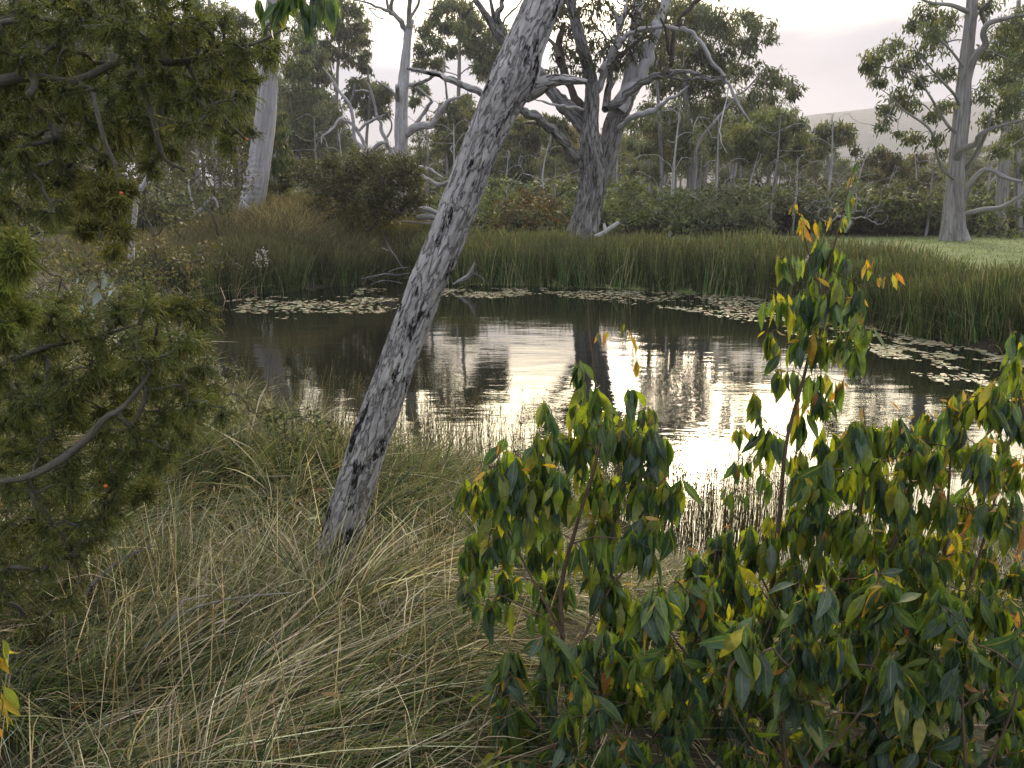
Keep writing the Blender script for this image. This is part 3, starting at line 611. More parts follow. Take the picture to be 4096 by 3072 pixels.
gum('narrow tall gum with airy crown above the antler shaped dead tree', 'B', [[(370, 1350, 9), (300, 1100, 10), (240, 800, 10), (235, 500, 9), (250, 250, 7), (240, 60, 4)], [(240, 640, 5), (190, 400, 5), (160, 200, 3)]],
    [(240, 40, 70), (180, 130, 60), (330, 60, 60), (380, 150, 55), (250, 180, 70), (340, 260, 65), (410, 250, 40), (150, 280, 50), (230, 330, 50), (300, 380, 40), (120, 400, 60), (420, 330, 30)], 99, dens=430)
gum('gum with rounded crown between the pale trunk and the bare dead tree', 'B', [[(430, 1150, 9), (420, 900, 9), (440, 650, 8), (430, 450, 5)]],
    [(400, 420, 50), (380, 520, 60), (460, 560, 60), (520, 620, 55), (440, 680, 70), (540, 560, 40), (340, 620, 60), (400, 370, 30), (520, 700, 50)], 99, dens=600)
gum('wide olive gum just right of the tall white trunk', 'B', [[(200, 1200, 12), (190, 800, 11), (100, 500, 10), (60, 250, 7)], [(180, 850, 8), (220, 600, 6)]],
    [(40, 120, 60), (70, 230, 60), (20, 330, 70), (120, 350, 60), (60, 450, 80), (160, 480, 60), (30, 580, 70), (130, 620, 80), (200, 700, 60), (70, 740, 80), (170, 820, 70), (30, 860, 60), (230, 900, 60), (130, 950, 70), (40, 990, 60), (-30, 450, 70), (-30, 650, 60)], 90, dens=560)
gum('bushy leafy young gum with yellowish tips beside the white trunk', 'D', [[(600, 440, 3), (598, 380, 2.5), (597, 300, 1.5)]], [(592, 260, 16), (600, 290, 22), (610, 325, 26), (595, 350, 26), (612, 375, 26), (598, 405, 26), (620, 400, 18), (608, 245, 10), (625, 340, 14)], 33, cols=[(.07, .10, .035), (.15, .15, .05), (.05, .08, .03)], dens=1500, dy=.6, lsize=.3, hang=.9)
gum('slender upright gum with dark clumps between dead tree and leaning trunk', 'B', [[(1000, 1350, 14), (1000, 1100, 13), (998, 800, 12), (1005, 500, 11), (1010, 250, 9), (1015, 50, 5)]],
    [(900, 60, 60), (980, 40, 60), (1050, 80, 70), (1110, 130, 60), (850, 110, 45), (930, 160, 60), (1020, 200, 70), (780, 200, 50), (780, 300, 50), (870, 280, 50), (1100, 300, 60), (1180, 250, 70), (1200, 350, 70), (1250, 420, 70), (960, 320, 50), (860, 400, 50), (1150, 450, 60), (760, 400, 45), (1240, 200, 60), (1290, 330, 50)], 92, dens=480, cols=GREENS)
gum('olive and yellow gum low behind the leaning trunk', 'B', [[(940, 1350, 8), (930, 1000, 8), (935, 700, 6)], [(1050, 1350, 6), (1060, 1000, 5)]],
    [(950, 680, 60), (1020, 700, 60), (1060, 640, 60), (940, 780, 70), (1040, 800, 70), (1110, 730, 60), (880, 760, 50), (930, 880, 70), (1010, 920, 70), (880, 900, 50), (1140, 820, 70), (980, 1010, 60), (760, 560, 50), (720, 640, 40)], 84, dens=560, cols=YEL + GREENS)
gum('olive gum with yellow tips between the leaning trunk and the big grey tree', 'B', [[(1380, 1350, 8), (1390, 1100, 8), (1385, 900, 5)], [(1520, 1350, 8), (1520, 1150, 7), (1525, 1000, 4)]],
    [(1400, 780, 60), (1460, 830, 70), (1380, 880, 70), (1480, 920, 60), (1360, 1000, 70), (1560, 860, 50), (1580, 760, 50), (1640, 780, 60), (1690, 850, 60), (1600, 920, 60), (1440, 1050, 70), (1560, 1040, 70), (1660, 980, 60), (1640, 1090, 60), (1340, 1100, 60), (1440, 1160, 50), (1740, 960, 50)], 86, dens=600, cols=YEL + GREENS)
gum('airy tall gum at upper left behind the drooping cypress foliage', 'D', [[(470, 460, 5), (462, 300, 5), (458, 120, 4), (450, -30, 3)], [(430, 460, 5), (425, 300, 4), (430, 120, 3), (425, -20, 3)]],
    [(430, 20, 30), (480, 30, 28), (520, 50, 30), (450, 90, 30), (510, 110, 30), (550, 100, 20), (420, 150, 30), (480, 180, 30), (530, 170, 28), (540, 240, 26), (480, 260, 32), (430, 240, 30), (410, 60, 25), (640, 80, 22), (650, 140, 24), (660, 30, 22)], 66, dens=420)
gum('dark background gum behind the fork of the big grey tree', 'E', [[(1500, 1400, 16), (1480, 900, 14), (1450, 500, 10), (1430, 200, 8)]],
    [(1430, 60, 90), (1520, 150, 90), (1600, 80, 80), (1640, 250, 80), (1480, 300, 70), (1560, 380, 70), (1380, 180, 60), (1560, -20, 80), (1660, 420, 60), (1440, 560, 50), (1640, 560, 60), (1120, 600, 60), (1400, 880, 80), (1300, 1000, 80), (1450, 1020, 90), (1250, 1160, 80), (1380, 1200, 90), (1510, 1180, 90), (1600, 1000, 90), (1620, 850, 80), (1280, 1350, 80), (1420, 1380, 90)], 52, dens=520, cols=GREY + [(.13, .11, .05)])

# ---- filler forest: prototypes copied as whole trees
def proto_tree(h, cw, cbase, cols, nclump, dens, seed, bark_m=M_gum, nst=1):
    root = thing('gum_tree', 'slender gum tree in the crowd of trunks at the back of the forest', 'tree', (0, 0, 0), 'slender gums filling the back of the forest')
    specs = []
    for k in range(nst):
        dx = rng.uniform(-1, 1) * (.8 if nst > 1 else 0)
        P = np.array([(dx, 0, -.5), (dx + rng.uniform(-.3, .3), 0, h * .3), (dx * 1.5 + rng.uniform(-.5, .5), rng.uniform(-.5, .5), h * .6), (dx * 2 + rng.uniform(-.7, .7), 0, h * .9)])
        specs.append((P, np.array([.018, .014, .01, .004]) * h * rng.uniform(.7, 1.1)))
    cl = []
    for _ in range(nclump):
        z = h * (cbase + (1 - cbase) * rng.random()); rr = cw * (1.15 - abs((z / h - (cbase + 1) / 2)) * 1.1)
        a = rng.uniform(0, 6.28); q = rr * math.sqrt(rng.random()); cl.append((np.array([q * math.cos(a), q * math.sin(a), z]), rng.uniform(.6, 1.15) * h / 12))
    tree_parts(root, specs, cl, bark_m, M_far, dens=dens, lsize=.38, cols=cols, twig_r=.02, sub_targets=2, amp=.05)
    return root
def copy_tree(r, loc, rz, s, label=None):
    c = r.copy(); COL.objects.link(c); c.location = loc; c.rotation_euler = (0, 0, rz); c.scale = (s, s, s)
    for ch_ in r.children:
        d = ch_.copy(); COL.objects.link(d); d.parent = c
    if label: c['label'] = label
    return c
protos = [proto_tree(14, 2.2, .45, GREENS, 26, 170, 1), proto_tree(13, 2.8, .35, YEL + GREENS, 28, 170, 2, nst=2), proto_tree(15, 1.8, .5, GREY, 22, 180, 3), proto_tree(12, 2.6, .25, GREENS, 30, 180, 4), proto_tree(14, 1.6, .6, GREENS, 16, 150, 5, nst=3)]
def sky_h(px, Y):
    py = np.interp(px, [-50, 150, 300, 350, 368, 415, 430, 560, 610, 700, 745, 800, 850, 930, 960, 1080], [0, 10, 80, 115, 150, 150, 115, 130, 125, 105, 105, 150, 165, 160, 150, 140])
    return CAM_Z + math.tan(math.atan((384 - py) / F) - PITCH) * Y
used = [False] * len(protos); fills = []
for row, Yc in enumerate((84, 98, 115, 135)):
    for px in np.arange(-60, 1090, 21 - row * 1.5):
        fills.append((px + rng.uniform(-9, 9), Yc + rng.uniform(-4, 4)))
for px, Yc in fills:
    k = int(rng.integers(len(protos))); h = sky_h(px, Yc) * rng.uniform(.74, 1.04); s = h / 14.0
    x = (px - 512) / F * Yc; z = float(ground(x, Yc))
    if used[k]: copy_tree(protos[k], (x, Yc, z), rng.uniform(0, 6.28), s)
    else:
        r = protos[k]; r.location = (x, Yc, z); r.rotation_euler = (0, 0, rng.uniform(0, 6.28)); r.scale = (s, s, s); used[k] = True

# ---- shrubs
def shrub(name, label, m, clumps, Y, cols, dens=900, dy=.8, size=.12, cat='shrub', group=None, base=None, bark_m=M_dark, rt=.012, st=4, wig=.08, lw=.4, hang=.2, mat=None):
    cl = CL(m, clumps, Y, dy); x0, y0, s = MAPS[m]
    bx = np.mean([c[0][0] for c in cl]) if base is None else W(x0 + base[0] * s, y0 + base[1] * s, Y)[0]
    bz = float(ground(bx, Y)); root = thing(name, label, cat, (bx, Y, bz), group)
    tg = [np.array(c) + rdir(1)[0] * r * .7 for c, r in cl for _ in range(st)]
    sp = [np.array([[bx, Y, bz - .1], [bx + .03, Y, bz + .15], [bx, Y + .05, bz + .4]])]
    ch, tips = grow(sp, [np.array([.05, .05, .04])], tg, rtip=rt, wig=wig, wup=.1)
    b = Bag()
    for P, R in ch: b.tube(P, R, 5, step=.15, cap=False, seed=rng.random())
    stay(link('stems', b.mesh('stems'), bark_m, kind='stuff'), root)
    if dens:
        b = Bag(); leaf_mass(b, cl, dens, size, cols, hang=hang, sub=16, sd_=.25, lw=lw); stay(link('foliage', b.mesh('foliage', smooth=False), mat or M_far, kind='stuff'), root)
    return root
OLIVE = [(.085, .085, .045), (.065, .068, .038), (.11, .108, .055)]
shrub('bush', 'wide dark olive brown bush on the far bank below the bare dead tree', 'D', [(660, 380, 40), (700, 400, 45), (750, 375, 45), (790, 350, 45), (840, 370, 50), (870, 400, 50), (800, 420, 55), (740, 430, 45), (860, 440, 45), (900, 430, 30), (900, 370, 28), (690, 440, 30), (810, 460, 45), (870, 350, 28), (760, 465, 30), (720, 355, 30)], 29.5, OLIVE, dens=1500, size=.15, base=(790, 480), rt=.014)
for lab, cls, Y_ in [('tangled brown green scrub left of the white trunk', [(470, 350, 40), (500, 400, 40), (440, 420, 40), (480, 450, 30), (510, 350, 30), (400, 370, 35)], 27), ('leafless grey brown thicket under the hanging cypress foliage', [(360, 400, 40), (320, 450, 40), (400, 460, 30), (300, 380, 30), (370, 480, 30)], 20),
                     ('dull green scrub patch low at far left behind the cypress', [(60, 420, 60), (150, 400, 60), (220, 440, 50), (120, 470, 50), (40, 480, 40), (250, 380, 50), (180, 330, 60), (80, 330, 60), (20, 380, 50)], 17),
                     ('mixed green shrub behind the pale bent stick on the left bank', [(430, 300, 40), (500, 290, 35), (380, 320, 40), (540, 340, 25), (460, 250, 40), (520, 420, 25), (330, 330, 50), (280, 300, 50)], 33)]:
    shrub('bush', lab, 'D', cls, Y_, OLIVE + [(.085, .10, .05), (.11, .10, .07)], dens=900, dy=1.5, size=.13)
for lab, cls, Y_, cc in [('dark green undergrowth bush at the foot of the forest behind the big grey tree', [(1340, 440, 30), (1390, 460, 35), (1440, 440, 40), (1370, 400, 30), (1450, 480, 30), (1330, 490, 22)], 44, GREENS),
                         ('rusty brown understorey bush left of the big grey tree', [(1140, 430, 30), (1180, 440, 30), (1100, 450, 26), (1200, 470, 25), (1150, 475, 20), (1080, 480, 20)], 44, [(.12, .08, .035), (.09, .08, .04)]),
                         ('green understorey bush just behind the leaning trunk', [(1060, 430, 26), (1080, 400, 26), (1060, 470, 26), (960, 440, 26), (970, 470, 20)], 44, GREENS),
                         ('grey green undergrowth below the dense gum at centre right', [(1520, 460, 36), (1580, 470, 34), (1630, 450, 36), (1540, 420, 30), (1600, 415, 30), (1660, 485, 20), (1500, 500, 18)], 47, GREY),
                         ('low dark scrub by the lawn between the pale twig bush and right tree', [(1930, 460, 30), (1980, 440, 34), (1940, 490, 22), (2000, 485, 24), (1890, 480, 25), (1960, 400, 26)], 50, OLIVE),
                         ('dark scrub along the lawn edge under the round topped gum', [(1700, 460, 34), (1750, 440, 34), (1720, 495, 18), (1790, 480, 26), (1680, 430, 26), (1830, 450, 26)], 50, OLIVE + GREY),
                         ('low bracken bush at the right end of the lawn', [(2120, 505, 14), (2150, 500, 16), (2180, 505, 14), (2200, 500, 16), (2140, 470, 30), (2190, 450, 30)], 45, GREENS)]:
    shrub('bush', lab, 'D', cls, Y_, cc, dens=420, dy=1.5, size=.26, rt=.018)
shrub('twiggy_bush', 'pale leafless twiggy bush at the forest edge right of centre', 'D', [(1760, 440, 30), (1790, 400, 34), (1820, 360, 28), (1850, 390, 34), (1880, 430, 34), (1850, 460, 34), (1790, 460, 30), (1830, 430, 40), (1900, 470, 22)], 44, OLIVE, dens=0, bark_m=M_gum, rt=.016, st=18, base=(1825, 520), wig=.05)

# undergrowth along the forest edge: three shrubs built once, then copied
def proto_bush(cols, r, n, dens=260):
    root = thing('bush', 'dull green undergrowth bush in the shade along the forest edge', 'bush', (0, 0, 0), 'undergrowth bushes along the forest edge'); cl = []
    for _ in range(n): a = rng.uniform(0, 6.28); q = r * math.sqrt(rng.random()); cl.append((np.array([q * math.cos(a), q * math.sin(a), rng.uniform(.3, 1.0) * r * .9]), r * .33))
    tg = [np.array(c) + rdir(1)[0] * q * .6 for c, q in cl for _ in range(3)]
    ch, _ = grow([np.array([[0, 0, -.1], [0, 0, .2], [.05, 0, .5]])], [np.array([.06, .06, .04])], tg, rtip=.02, wig=.1, wup=.1); b = Bag()
    for P, R in ch: b.tube(P, R, 4, step=.25, cap=False)
    st_ = link('stems', b.mesh('stems'), M_gum, root, kind='stuff'); b = Bag(); leaf_mass(b, cl, dens, .3, cols, hang=.2, lw=.4); link('foliage', b.mesh('foliage', smooth=False), M_far, root, kind='stuff'); return root
pb = [proto_bush(GREENS, 2.0, 22), proto_bush(OLIVE + GREENS, 2.3, 24), proto_bush(GREY, 1.8, 20)]; ub = [False] * 3
for row, Yb in enumerate((49.5, 53, 58, 65, 72)):
    for px in np.arange(-30, 1060, 33 - row * 2):
        x = (px + rng.uniform(-12, 12) - 512) / F * Yb; yb = Yb + rng.uniform(-1.2, 1.2)
        if row < 1 and (px < 430 or rng.random() < .35): continue
        k = int(rng.integers(3)); s = rng.uniform(.7, 1.25) * (1 + .12 * row); loc = (x, yb, float(ground(x, yb)))
        if ub[k]: copy_tree(pb[k], loc, rng.uniform(0, 6.28), s)
        else: pb[k].location = loc; pb[k].scale = (s, s, s * 1.0); ub[k] = True
# bare pale and grey stems standing in the forest edge
def proto_stem(seed, mat):
    root = thing('bare_stem', 'thin bare pale stem standing among the undergrowth at the forest edge', 'dead tree', (0, 0, 0), 'thin bare stems along the forest edge')
    h = 7.0; P = np.array([(0, 0, -.3), (rng.normal() * .15, 0, 2), (rng.normal() * .3, rng.normal() * .2, 4.2), (rng.normal() * .7, 0, h)]); b = Bag(); b.tube(P, np.array([.11, .09, .07, .02]), 7, step=.2, amp=.1, seed=seed); link('trunk', b.mesh('trunk'), mat, root)
    tg = [np.array([rng.normal() * 1.3, rng.normal() * 1.0, rng.uniform(1.8, 7)]) for _ in range(16)]; k = 10; S_ = np.linspace(0, 3, k)
    ch, _ = grow([np.stack([np.interp(S_, np.arange(4), P[:, a]) for a in range(3)], 1)[2:]], [np.full(8, .05)], tg, rtip=.018, wig=.1); b = Bag()
    for P_, R_ in ch: b.tube(P_, R_, 4, step=.2, cap=False)
    link('twigs', b.mesh('twigs'), mat, root, kind='stuff'); return root
ps = [proto_stem(1, M_dead), proto_stem(2, M_gum), proto_stem(3, M_smooth)]; us = [False] * 3
for px in np.arange(300, 1050, 26):
    Yb = rng.uniform(46.5, 60); x = (px + rng.uniform(-8, 8) - 512) / F * Yb; k = int(rng.integers(3)); s = rng.uniform(.6, 1.15); loc = (x, Yb, float(ground(x, Yb)))
    if us[k]: copy_tree(ps[k], loc, rng.uniform(0, 6.28), s)
    else: ps[k].location = loc; us[k] = True

def zone(px):
    for lim, z in ((240, 'behind the hanging cypress'), (330, 'beyond the white trunk'), (420, 'beyond the bare dead tree'), (520, 'beyond the leaning trunk'), (640, 'beyond the big grey tree'), (760, 'beyond the drooping gum'), (890, 'below the hazy hill'), (2000, 'around the tall gum at far right')):
        if px < lim: return z
look = {}
for r_, w_ in zip(protos, ('slim gum with a high dark crown', 'twin stemmed gum with yellowish crown', 'narrow grey green gum', 'bushy low crowned gum', 'triple stemmed gum with small high crown')): look[r_.children[0].data.name] = (w_, 'at the back of the forest')
for r_, w_ in zip(pb, ('green undergrowth bush', 'dark olive undergrowth bush', 'grey and rusty undergrowth bush')): look[r_.children[0].data.name] = (w_, 'along the forest edge')
for r_, w_ in zip(ps, ('bleached bare stem with twigs', 'grey brown bare stem with twigs', 'smooth pale bare stem with twigs')): look[r_.children[0].data.name] = (w_, 'at the forest edge')
for o in list(COL.objects):
    if o.parent is None and o.get('group') in ('slender gums filling the back of the forest', 'undergrowth bushes along the forest edge', 'thin bare stems along the forest edge') and o.children:
        w_, e_ = look[o.children[0].data.name]; px_ = 512 + F * o.location.x / o.location.y; zz = zone(px_); y_ = o.location.y; rw = sum(y_ > t_ for t_ in ((91, 106, 125) if 'gum' in w_ else (51.2, 55.5, 61.5, 68.5))); o['label'] = w_ + ', ' + ('front', 'second', 'third', 'fourth', 'rearmost')[rw] + ' row ' + zz; o['group'] = w_ + ', ' + zz

# thin pale stems and fallen timber
def stick(name, label, parts_, Y0, Y1=None, mat=M_dead, cat='branch', sides=7, group=None, m='D', **k):
    P0, _ = WP(m, parts_[0], Y0, Y1); root_ = thing(name, label, cat, baseloc(P0[0]), group)
    for i, p in enumerate(parts_):
        limb(m, p, Y0, Y0 if Y1 is None else Y1, mat, 'main_stem' if i == 0 else 'limb', sides, parent=root_, **k)
    return root_
stick('bent_branch', 'pale bent dead branch propped on the bank left of the white trunk', [[(418, 472, 4), (432, 455, 4.5), (448, 438, 4.5), (460, 428, 4.5), (467, 436, 3), (471, 450, 2)]], 26)
stick('dead_sapling', 'thin white crooked dead stem beside the bent pale branch', [[(420, 470, 2.2), (417, 440, 2), (410, 415, 2), (406, 390, 1.8)]], 26.5)
stick('splintered_stump', 'splintered broken stem with a pale torn end under the cypress', [[(283, 560, 7), (288, 490, 5.5), (296, 430, 5), (305, 400, 4)], [(299, 420, 4.5), (312, 395, 4), (325, 365, 2.5)]], 14, mat=M_dead, jag=1.0)
stick('fallen_branch', 'pale fallen log beside the foot of the big grey tree', [[(1285, 512, 5), (1305, 502, 5.5), (1322, 490, 5), (1337, 480, 3.5)], [(1308, 500, 4), (1306, 490, 4), (1305, 482, 2)]], 31)
stick('fallen_branch', 'weathered fallen timber heaped behind the leaning trunk', [[(880, 455, 5), (920, 452, 6), (950, 462, 4)], [(900, 470, 5), (930, 468, 7), (955, 478, 4)], [(870, 478, 2), (930, 482, 3), (960, 470, 2)]], 31)
stick('driftwood', 'curved dark driftwood snag at the waterline right of the leaning trunk', [[(978, 614, 2), (990, 608, 4), (1005, 602, 6), (1015, 592, 5.5), (1022, 576, 3), (1026, 566, 1.5)], [(1018, 588, 1.8), (1035, 596, 1.3), (1048, 608, .9)]], 25.5, mat=M_big)
stick('driftwood', 'dead sticks lying at the waterline between the reeds left of the leaning trunk', [[(780, 602, 1), (800, 599, 2), (835, 592, 2.6), (860, 594, 2), (885, 590, 1)], [(840, 588, 1.8), (860, 580, 1.4), (882, 578, .8)], [(828, 505, .8), (838, 530, 1.2), (855, 555, 1.3), (872, 582, 1.5)], [(825, 535, .8), (848, 546, 1.2)], [(800, 615, .8), (830, 606, 1.5), (870, 612, 1)]], 25.5, mat=M_big)

# ------------------------------------------------------------------ reeds and bank vegetation
def reed_bed(name, label, region, n, hmin, hmax, cols, w, width=.012, S=4, lean=.12, zoff=0, clump=.35, top=None, wfun=None):
    """region(n)-> x,y ground points"""
    xy = region(n); x, y = xy[:, 0], xy[:, 1]; z = ground(x, y); z = np.maximum(z, -.05) + zoff
    k = np.stack([x * 1.1, y * 1.1, x * 0], -1); nn = fbm(k, 3)
    h = (hmin + (hmax - hmin) * (.5 + .45 * nn + .18 * rng.normal(size=n))).clip(hmin * .5, hmax * 1.2)
    k2 = np.stack([x * 2.4 + 40, y * 2.4, x * 0], -1); gx_, gy_ = fbm(k2, 2), fbm(k2 + 9.7, 2)
    D = unit(np.stack([gx_ * lean * 2.5 + rng.normal(size=n) * lean, gy_ * lean + rng.normal(size=n) * lean, np.ones(n)], -1))
    bend = np.stack([rng.normal(size=n) * lean * .8, rng.normal(size=n) * lean * .5, -np.abs(rng.normal(size=n)) * lean * .4], -1)
    P = curves(np.stack([x, y, z], -1), D, h, S, bend=bend)
    c = pick(cols, n, w, .5); shade = (1 + .75 * nn)[:, None].clip(.5, 1.6); c = c * shade
    C = np.repeat(c[:, None], S, 1)
    if top is not None:
        tt = np.linspace(0, 1, S)[None, :, None]; tb = .25 + .6 * rng.random((n, 1, 1)); C = C * (1 - tt ** 2 * tb) + np.array(top) * (.4 + 1.2 * rng.random((n, 1, 1))) * tt ** 2 * tb
    wd = width * (.7 + .6 * rng.random((n, 1))) * np.linspace(1, .45, S)[None]
    side = unit(np.stack([np.ones(n), rng.normal(size=n) * .5, np.zeros(n)], -1))
    b = Bag(); b.rib(P, side, wd, C)
    return link(name, b.mesh(name, smooth=False), M_reed, kind='stuff', label=label)
def shore_band(x0, x1, d0, d1, far=True, ymin=9, ymax=40, extra=None):
    def f(n):
        out_ = []
        tot = 0
        while tot < n:
            P = np.stack([rng.uniform(x0, x1, n * 3), rng.uniform(ymin, ymax, n * 3)], -1); s = pond_sd(P); ok = (s > d0 + .9 * np.maximum(fbm(np.stack([P[:, 0] * .9, P[:, 1] * .9, P[:, 0] * 0], -1), 3), -.15)) & (s < d1) & (rng.random(len(P)) < .35 + 1.6 * np.maximum(fbm(np.stack([P[:, 0] * 1.7, P[:, 1] * 1.7, P[:, 0] * 0 + 5], -1), 2) + .3, 0))
            if extra is not None: ok &= extra(P)
            P = P[ok]; out_.append(P); tot += len(P)
        return np.concatenate(out_)[:n]
    return f
RG = [(.055, .115, .032), (.09, .15, .045), (.15, .185, .075), (.22, .20, .11), (.028, .055, .02)]
reed_bed('reeds', 'dense band of tall green reeds with brown tips along the far shore', shore_band(-3.6, 13, -.35, 2.6, ymin=20, ymax=33), 15000, 1.0, 1.75, RG, (3, 3, 3, 2, 3), width=.026, top=(.15, .14, .075))
reed_bed('reeds', 'tall dark green reeds standing along the right hand shore', shore_band(7, 19, -.35, 2.0, ymin=11, ymax=24), 14000, .95, 1.5, RG, (3, 3, 3, 2, 3), width=.018, top=(.13, .13, .065))
reed_bed('bent_reeds', 'pale broken reed stems leaning at odd angles along the far waterline', shore_band(-12, 13, -.5, .6, ymin=20, ymax=33), 420, .7, 1.6, [(.30, .27, .18), (.2, .18, .12), (.4, .37, .27)], None, width=.018, lean=.9)
reed_bed('bent_reeds', 'pale broken reed stems leaning along the right hand waterline', shore_band(7, 19, -.5, .6, ymin=11, ymax=24), 300, .6, 1.4, [(.30, .27, .18), (.2, .18, .12), (.4, .37, .27)], None, width=.010, lean=.9)
reed_bed('reeds', 'green reed clumps along the left end of the far shore', shore_band(-14, -3.2, -.35, 1.7, ymin=22, ymax=32), 10000, .9, 1.6, [(.055, .10, .03), (.09, .13, .045), (.035, .06, .025), (.17, .14, .08)], (3, 3, 3, 1), width=.024, lean=.16, top=(.16, .13, .08))
reed_bed('dry_grass', 'brown and straw coloured rush tops behind the green reeds on the left bank', shore_band(-15, -2.6, 1.2, 5.2, ymin=24, ymax=36), 15000, .8, 1.45, [(.14, .12, .08), (.12, .11, .06), (.20, .18, .11), (.08, .095, .04)], (3, 3, 2, 3), width=.018, lean=.22, top=(.17, .155, .09))
reed_bed('golden_grass', 'golden bleached tussock grass on top of the mound below the white trunk', lambda n: np.stack([rng.normal(-8.2, 1.1, n), rng.normal(28.9, .7, n)], -1), 6000, 1.0, 1.6, [(.36, .31, .18), (.26, .23, .13), (.14, .14, .07)], None, width=.016, S=5, lean=.4)
reed_bed('lawn_edge_grass', 'short bright grass along the lawn behind the reeds', lambda n: np.stack([rng.uniform(3, 34, n), rng.uniform(26, 48, n)], -1), 9000, .04, .14, [(.10, .17, .035), (.14, .21, .05), (.16, .2, .07)], None, width=.02, S=3, lean=.3)
reed_bed('scrub_grass', 'dull low grass and bracken between forest edge and reeds', lambda n: np.stack([rng.uniform(-22, 6, n), rng.uniform(29, 44, n)], -1), 9000, .3, .8, [(.10, .10, .05), (.13, .11, .06), (.07, .08, .035)], None, width=.03, S=3, lean=.3)
for i, (a, b_, rr) in enumerate([(1105, 480, 1.0), (1150, 492, .8), (1195, 498, 1.2)]):
    Y_ = 31.5; x = W(a * .463, b_ * .463, Y_)[0]; zz = 1.4
    n = 700; dd = unit(np.stack([rng.normal(size=n) * .5, rng.normal(size=n) * .5, np.ones(n)], -1)); z0_ = float(ground(x, Y_)) + .15
    P = curves(np.repeat([[x, Y_, z0_]], n, 0) + rng.normal(size=(n, 3)) * np.array([.2, .2, .02]), dd, rng.uniform(.8, 1.25, n), 6, droop=.45 if i < 2 else .75)
    c = pick([(.16, .19, .06), (.12, .17, .04)] if i < 2 else [(.26, .24, .14), (.2, .2, .1)], n)
    b = Bag(); b.rib(P, facing(dd), np.repeat(np.linspace(.02, .008, 6)[None], n, 0), c)
    link('tussock', b.mesh('tussock', smooth=False), M_reed, label=['bright green tussock behind the reeds just right of the leaning trunk', 'low green tussock in the middle of three behind the reeds', 'drooping pale straw tussock against the foot of the big grey tree'][i], category='tussock', group='tussocks behind the far reeds')

# ------------------------------------------------------------------ lily pads
pads = []
def pad_region(poly, n, thr=0.0, sc=1.1):
    """poly in measured photo points on the water plane"""
    Q_ = np.array([G(a * .463, b_ * .463)[:2] for a, b_ in poly]); lo, hi = Q_.min(0), Q_.max(0); k = 0
    while k < n:
        P = rng.uniform(lo, hi, (n * 4, 2)); ins = np.zeros(len(P), bool); A = Q_; B2 = np.roll(A, -1, 0)
        for a, b_ in zip(A, B2):
            c = (a[1] > P[:, 1]) != (b_[1] > P[:, 1]); ins ^= c & (P[:, 0] < a[0] + (P[:, 1] - a[1]) / (b_[1] - a[1] + 1e-12) * (b_[0] - a[0]))
        nn = fbm(np.stack([P[:, 0] * sc, P[:, 1] * sc * .8, P[:, 0] * 0], -1), 3); ok = ins & (nn > thr + .12 * rng.normal(size=len(P))) & (pond_sd(P) < -.25)
        P = P[ok][:n - k]; pads.extend(P.tolist()); k += max(len(P), 1)
pad_region([(455, 655), (560, 640), (700, 640), (860, 645), (862, 668), (760, 690), (620, 690), (480, 680), (440, 668)], 760, -.05)
pad_region([(770, 622), (870, 625), (870, 640), (760, 636)], 60, 0)
pad_region([(950, 622), (1180, 622), (1190, 634), (1060, 645), (950, 640)], 420, 0)
pad_region([(1180, 630), (1350, 628), (1640, 640), (1700, 690), (1620, 700), (1480, 672), (1340, 655), (1200, 640)], 1150, -.1)
pad_region([(1870, 700), (2000, 735), (2240, 770), (2240, 860), (2100, 850), (1950, 800), (1850, 740)], 900, .03, 2.0)
pad_region([(1660, 650), (1760, 650), (1860, 700), (1860, 760), (1700, 720)], 330, .02)
pads = np.array(pads); order = np.argsort(np.hypot(pads[:, 0], pads[:, 1])); pads = pads[order]
mp_, t, out = mat_base('lily_pad_leaf'); b_ = t.nodes.new('ShaderNodeBsdfPrincipled'); oi = t.nodes.new('ShaderNodeAttribute'); oi.attribute_name = 'col'; t.links.new(oi.outputs['Color'], b_.inputs['Base Color']); b_.inputs['Roughness'].default_value = .22; b_.inputs['Specular IOR Level'].default_value = .8; t.links.new(b_.outputs[0], out.inputs[0])
def pad_geo():
    a = np.linspace(.25, 2 * np.pi - .25, 11); r = 1 + .08 * rng.normal(size=11); V = np.stack([np.cos(a) * r, np.sin(a) * r, .04 * rng.normal(size=11)], -1)
    return np.vstack([[[0, 0, -.02]], V]), [[0, i, i + 1] for i in range(1, 11)]
PC = [(.50, .50, .38), (.58, .55, .42), (.38, .42, .26), (.42, .32, .22)]  # pale cream tones carry some of the sky's sheen in the pad colour
pm = []
for i in range(8):
    V, T_ = pad_geo(); pm.append(make_mesh('lily_pad', V, np.zeros((0, 4)), col=np.array(PC[i % 4]), ngons=T_))
for q in pads[:300]:
    o = link('lily_pad', pm[int(rng.integers(8))], mp_, label='small round pale leaf floating in the patches of leaves on the pond', category='lily pad', group='floating leaves on the pond')
    s = rng.uniform(.025, .06); o.location = (q[0], q[1], .008 + rng.random() * .006); o.scale = (s, s, s); o.rotation_euler = (rng.normal() * .05, rng.normal() * .05, rng.uniform(0, 6.28))
V = []; T_ = []; n = 0; Cc = []
for q in pads[300:]:
    v_, f_ = pad_geo(); s = rng.uniform(.03, .07); a = rng.uniform(0, 6.28); R_ = np.array([[math.cos(a), -math.sin(a), 0], [math.sin(a), math.cos(a), 0], [0, 0, 1]])
    V.append(v_ @ R_.T * s + np.array([q[0], q[1], .010 + rng.random() * .006])); T_ += [[x + n for x in f] for f in f_]; n += len(v_); Cc.append(np.repeat([PC[int(rng.integers(4))]], len(v_), 0))
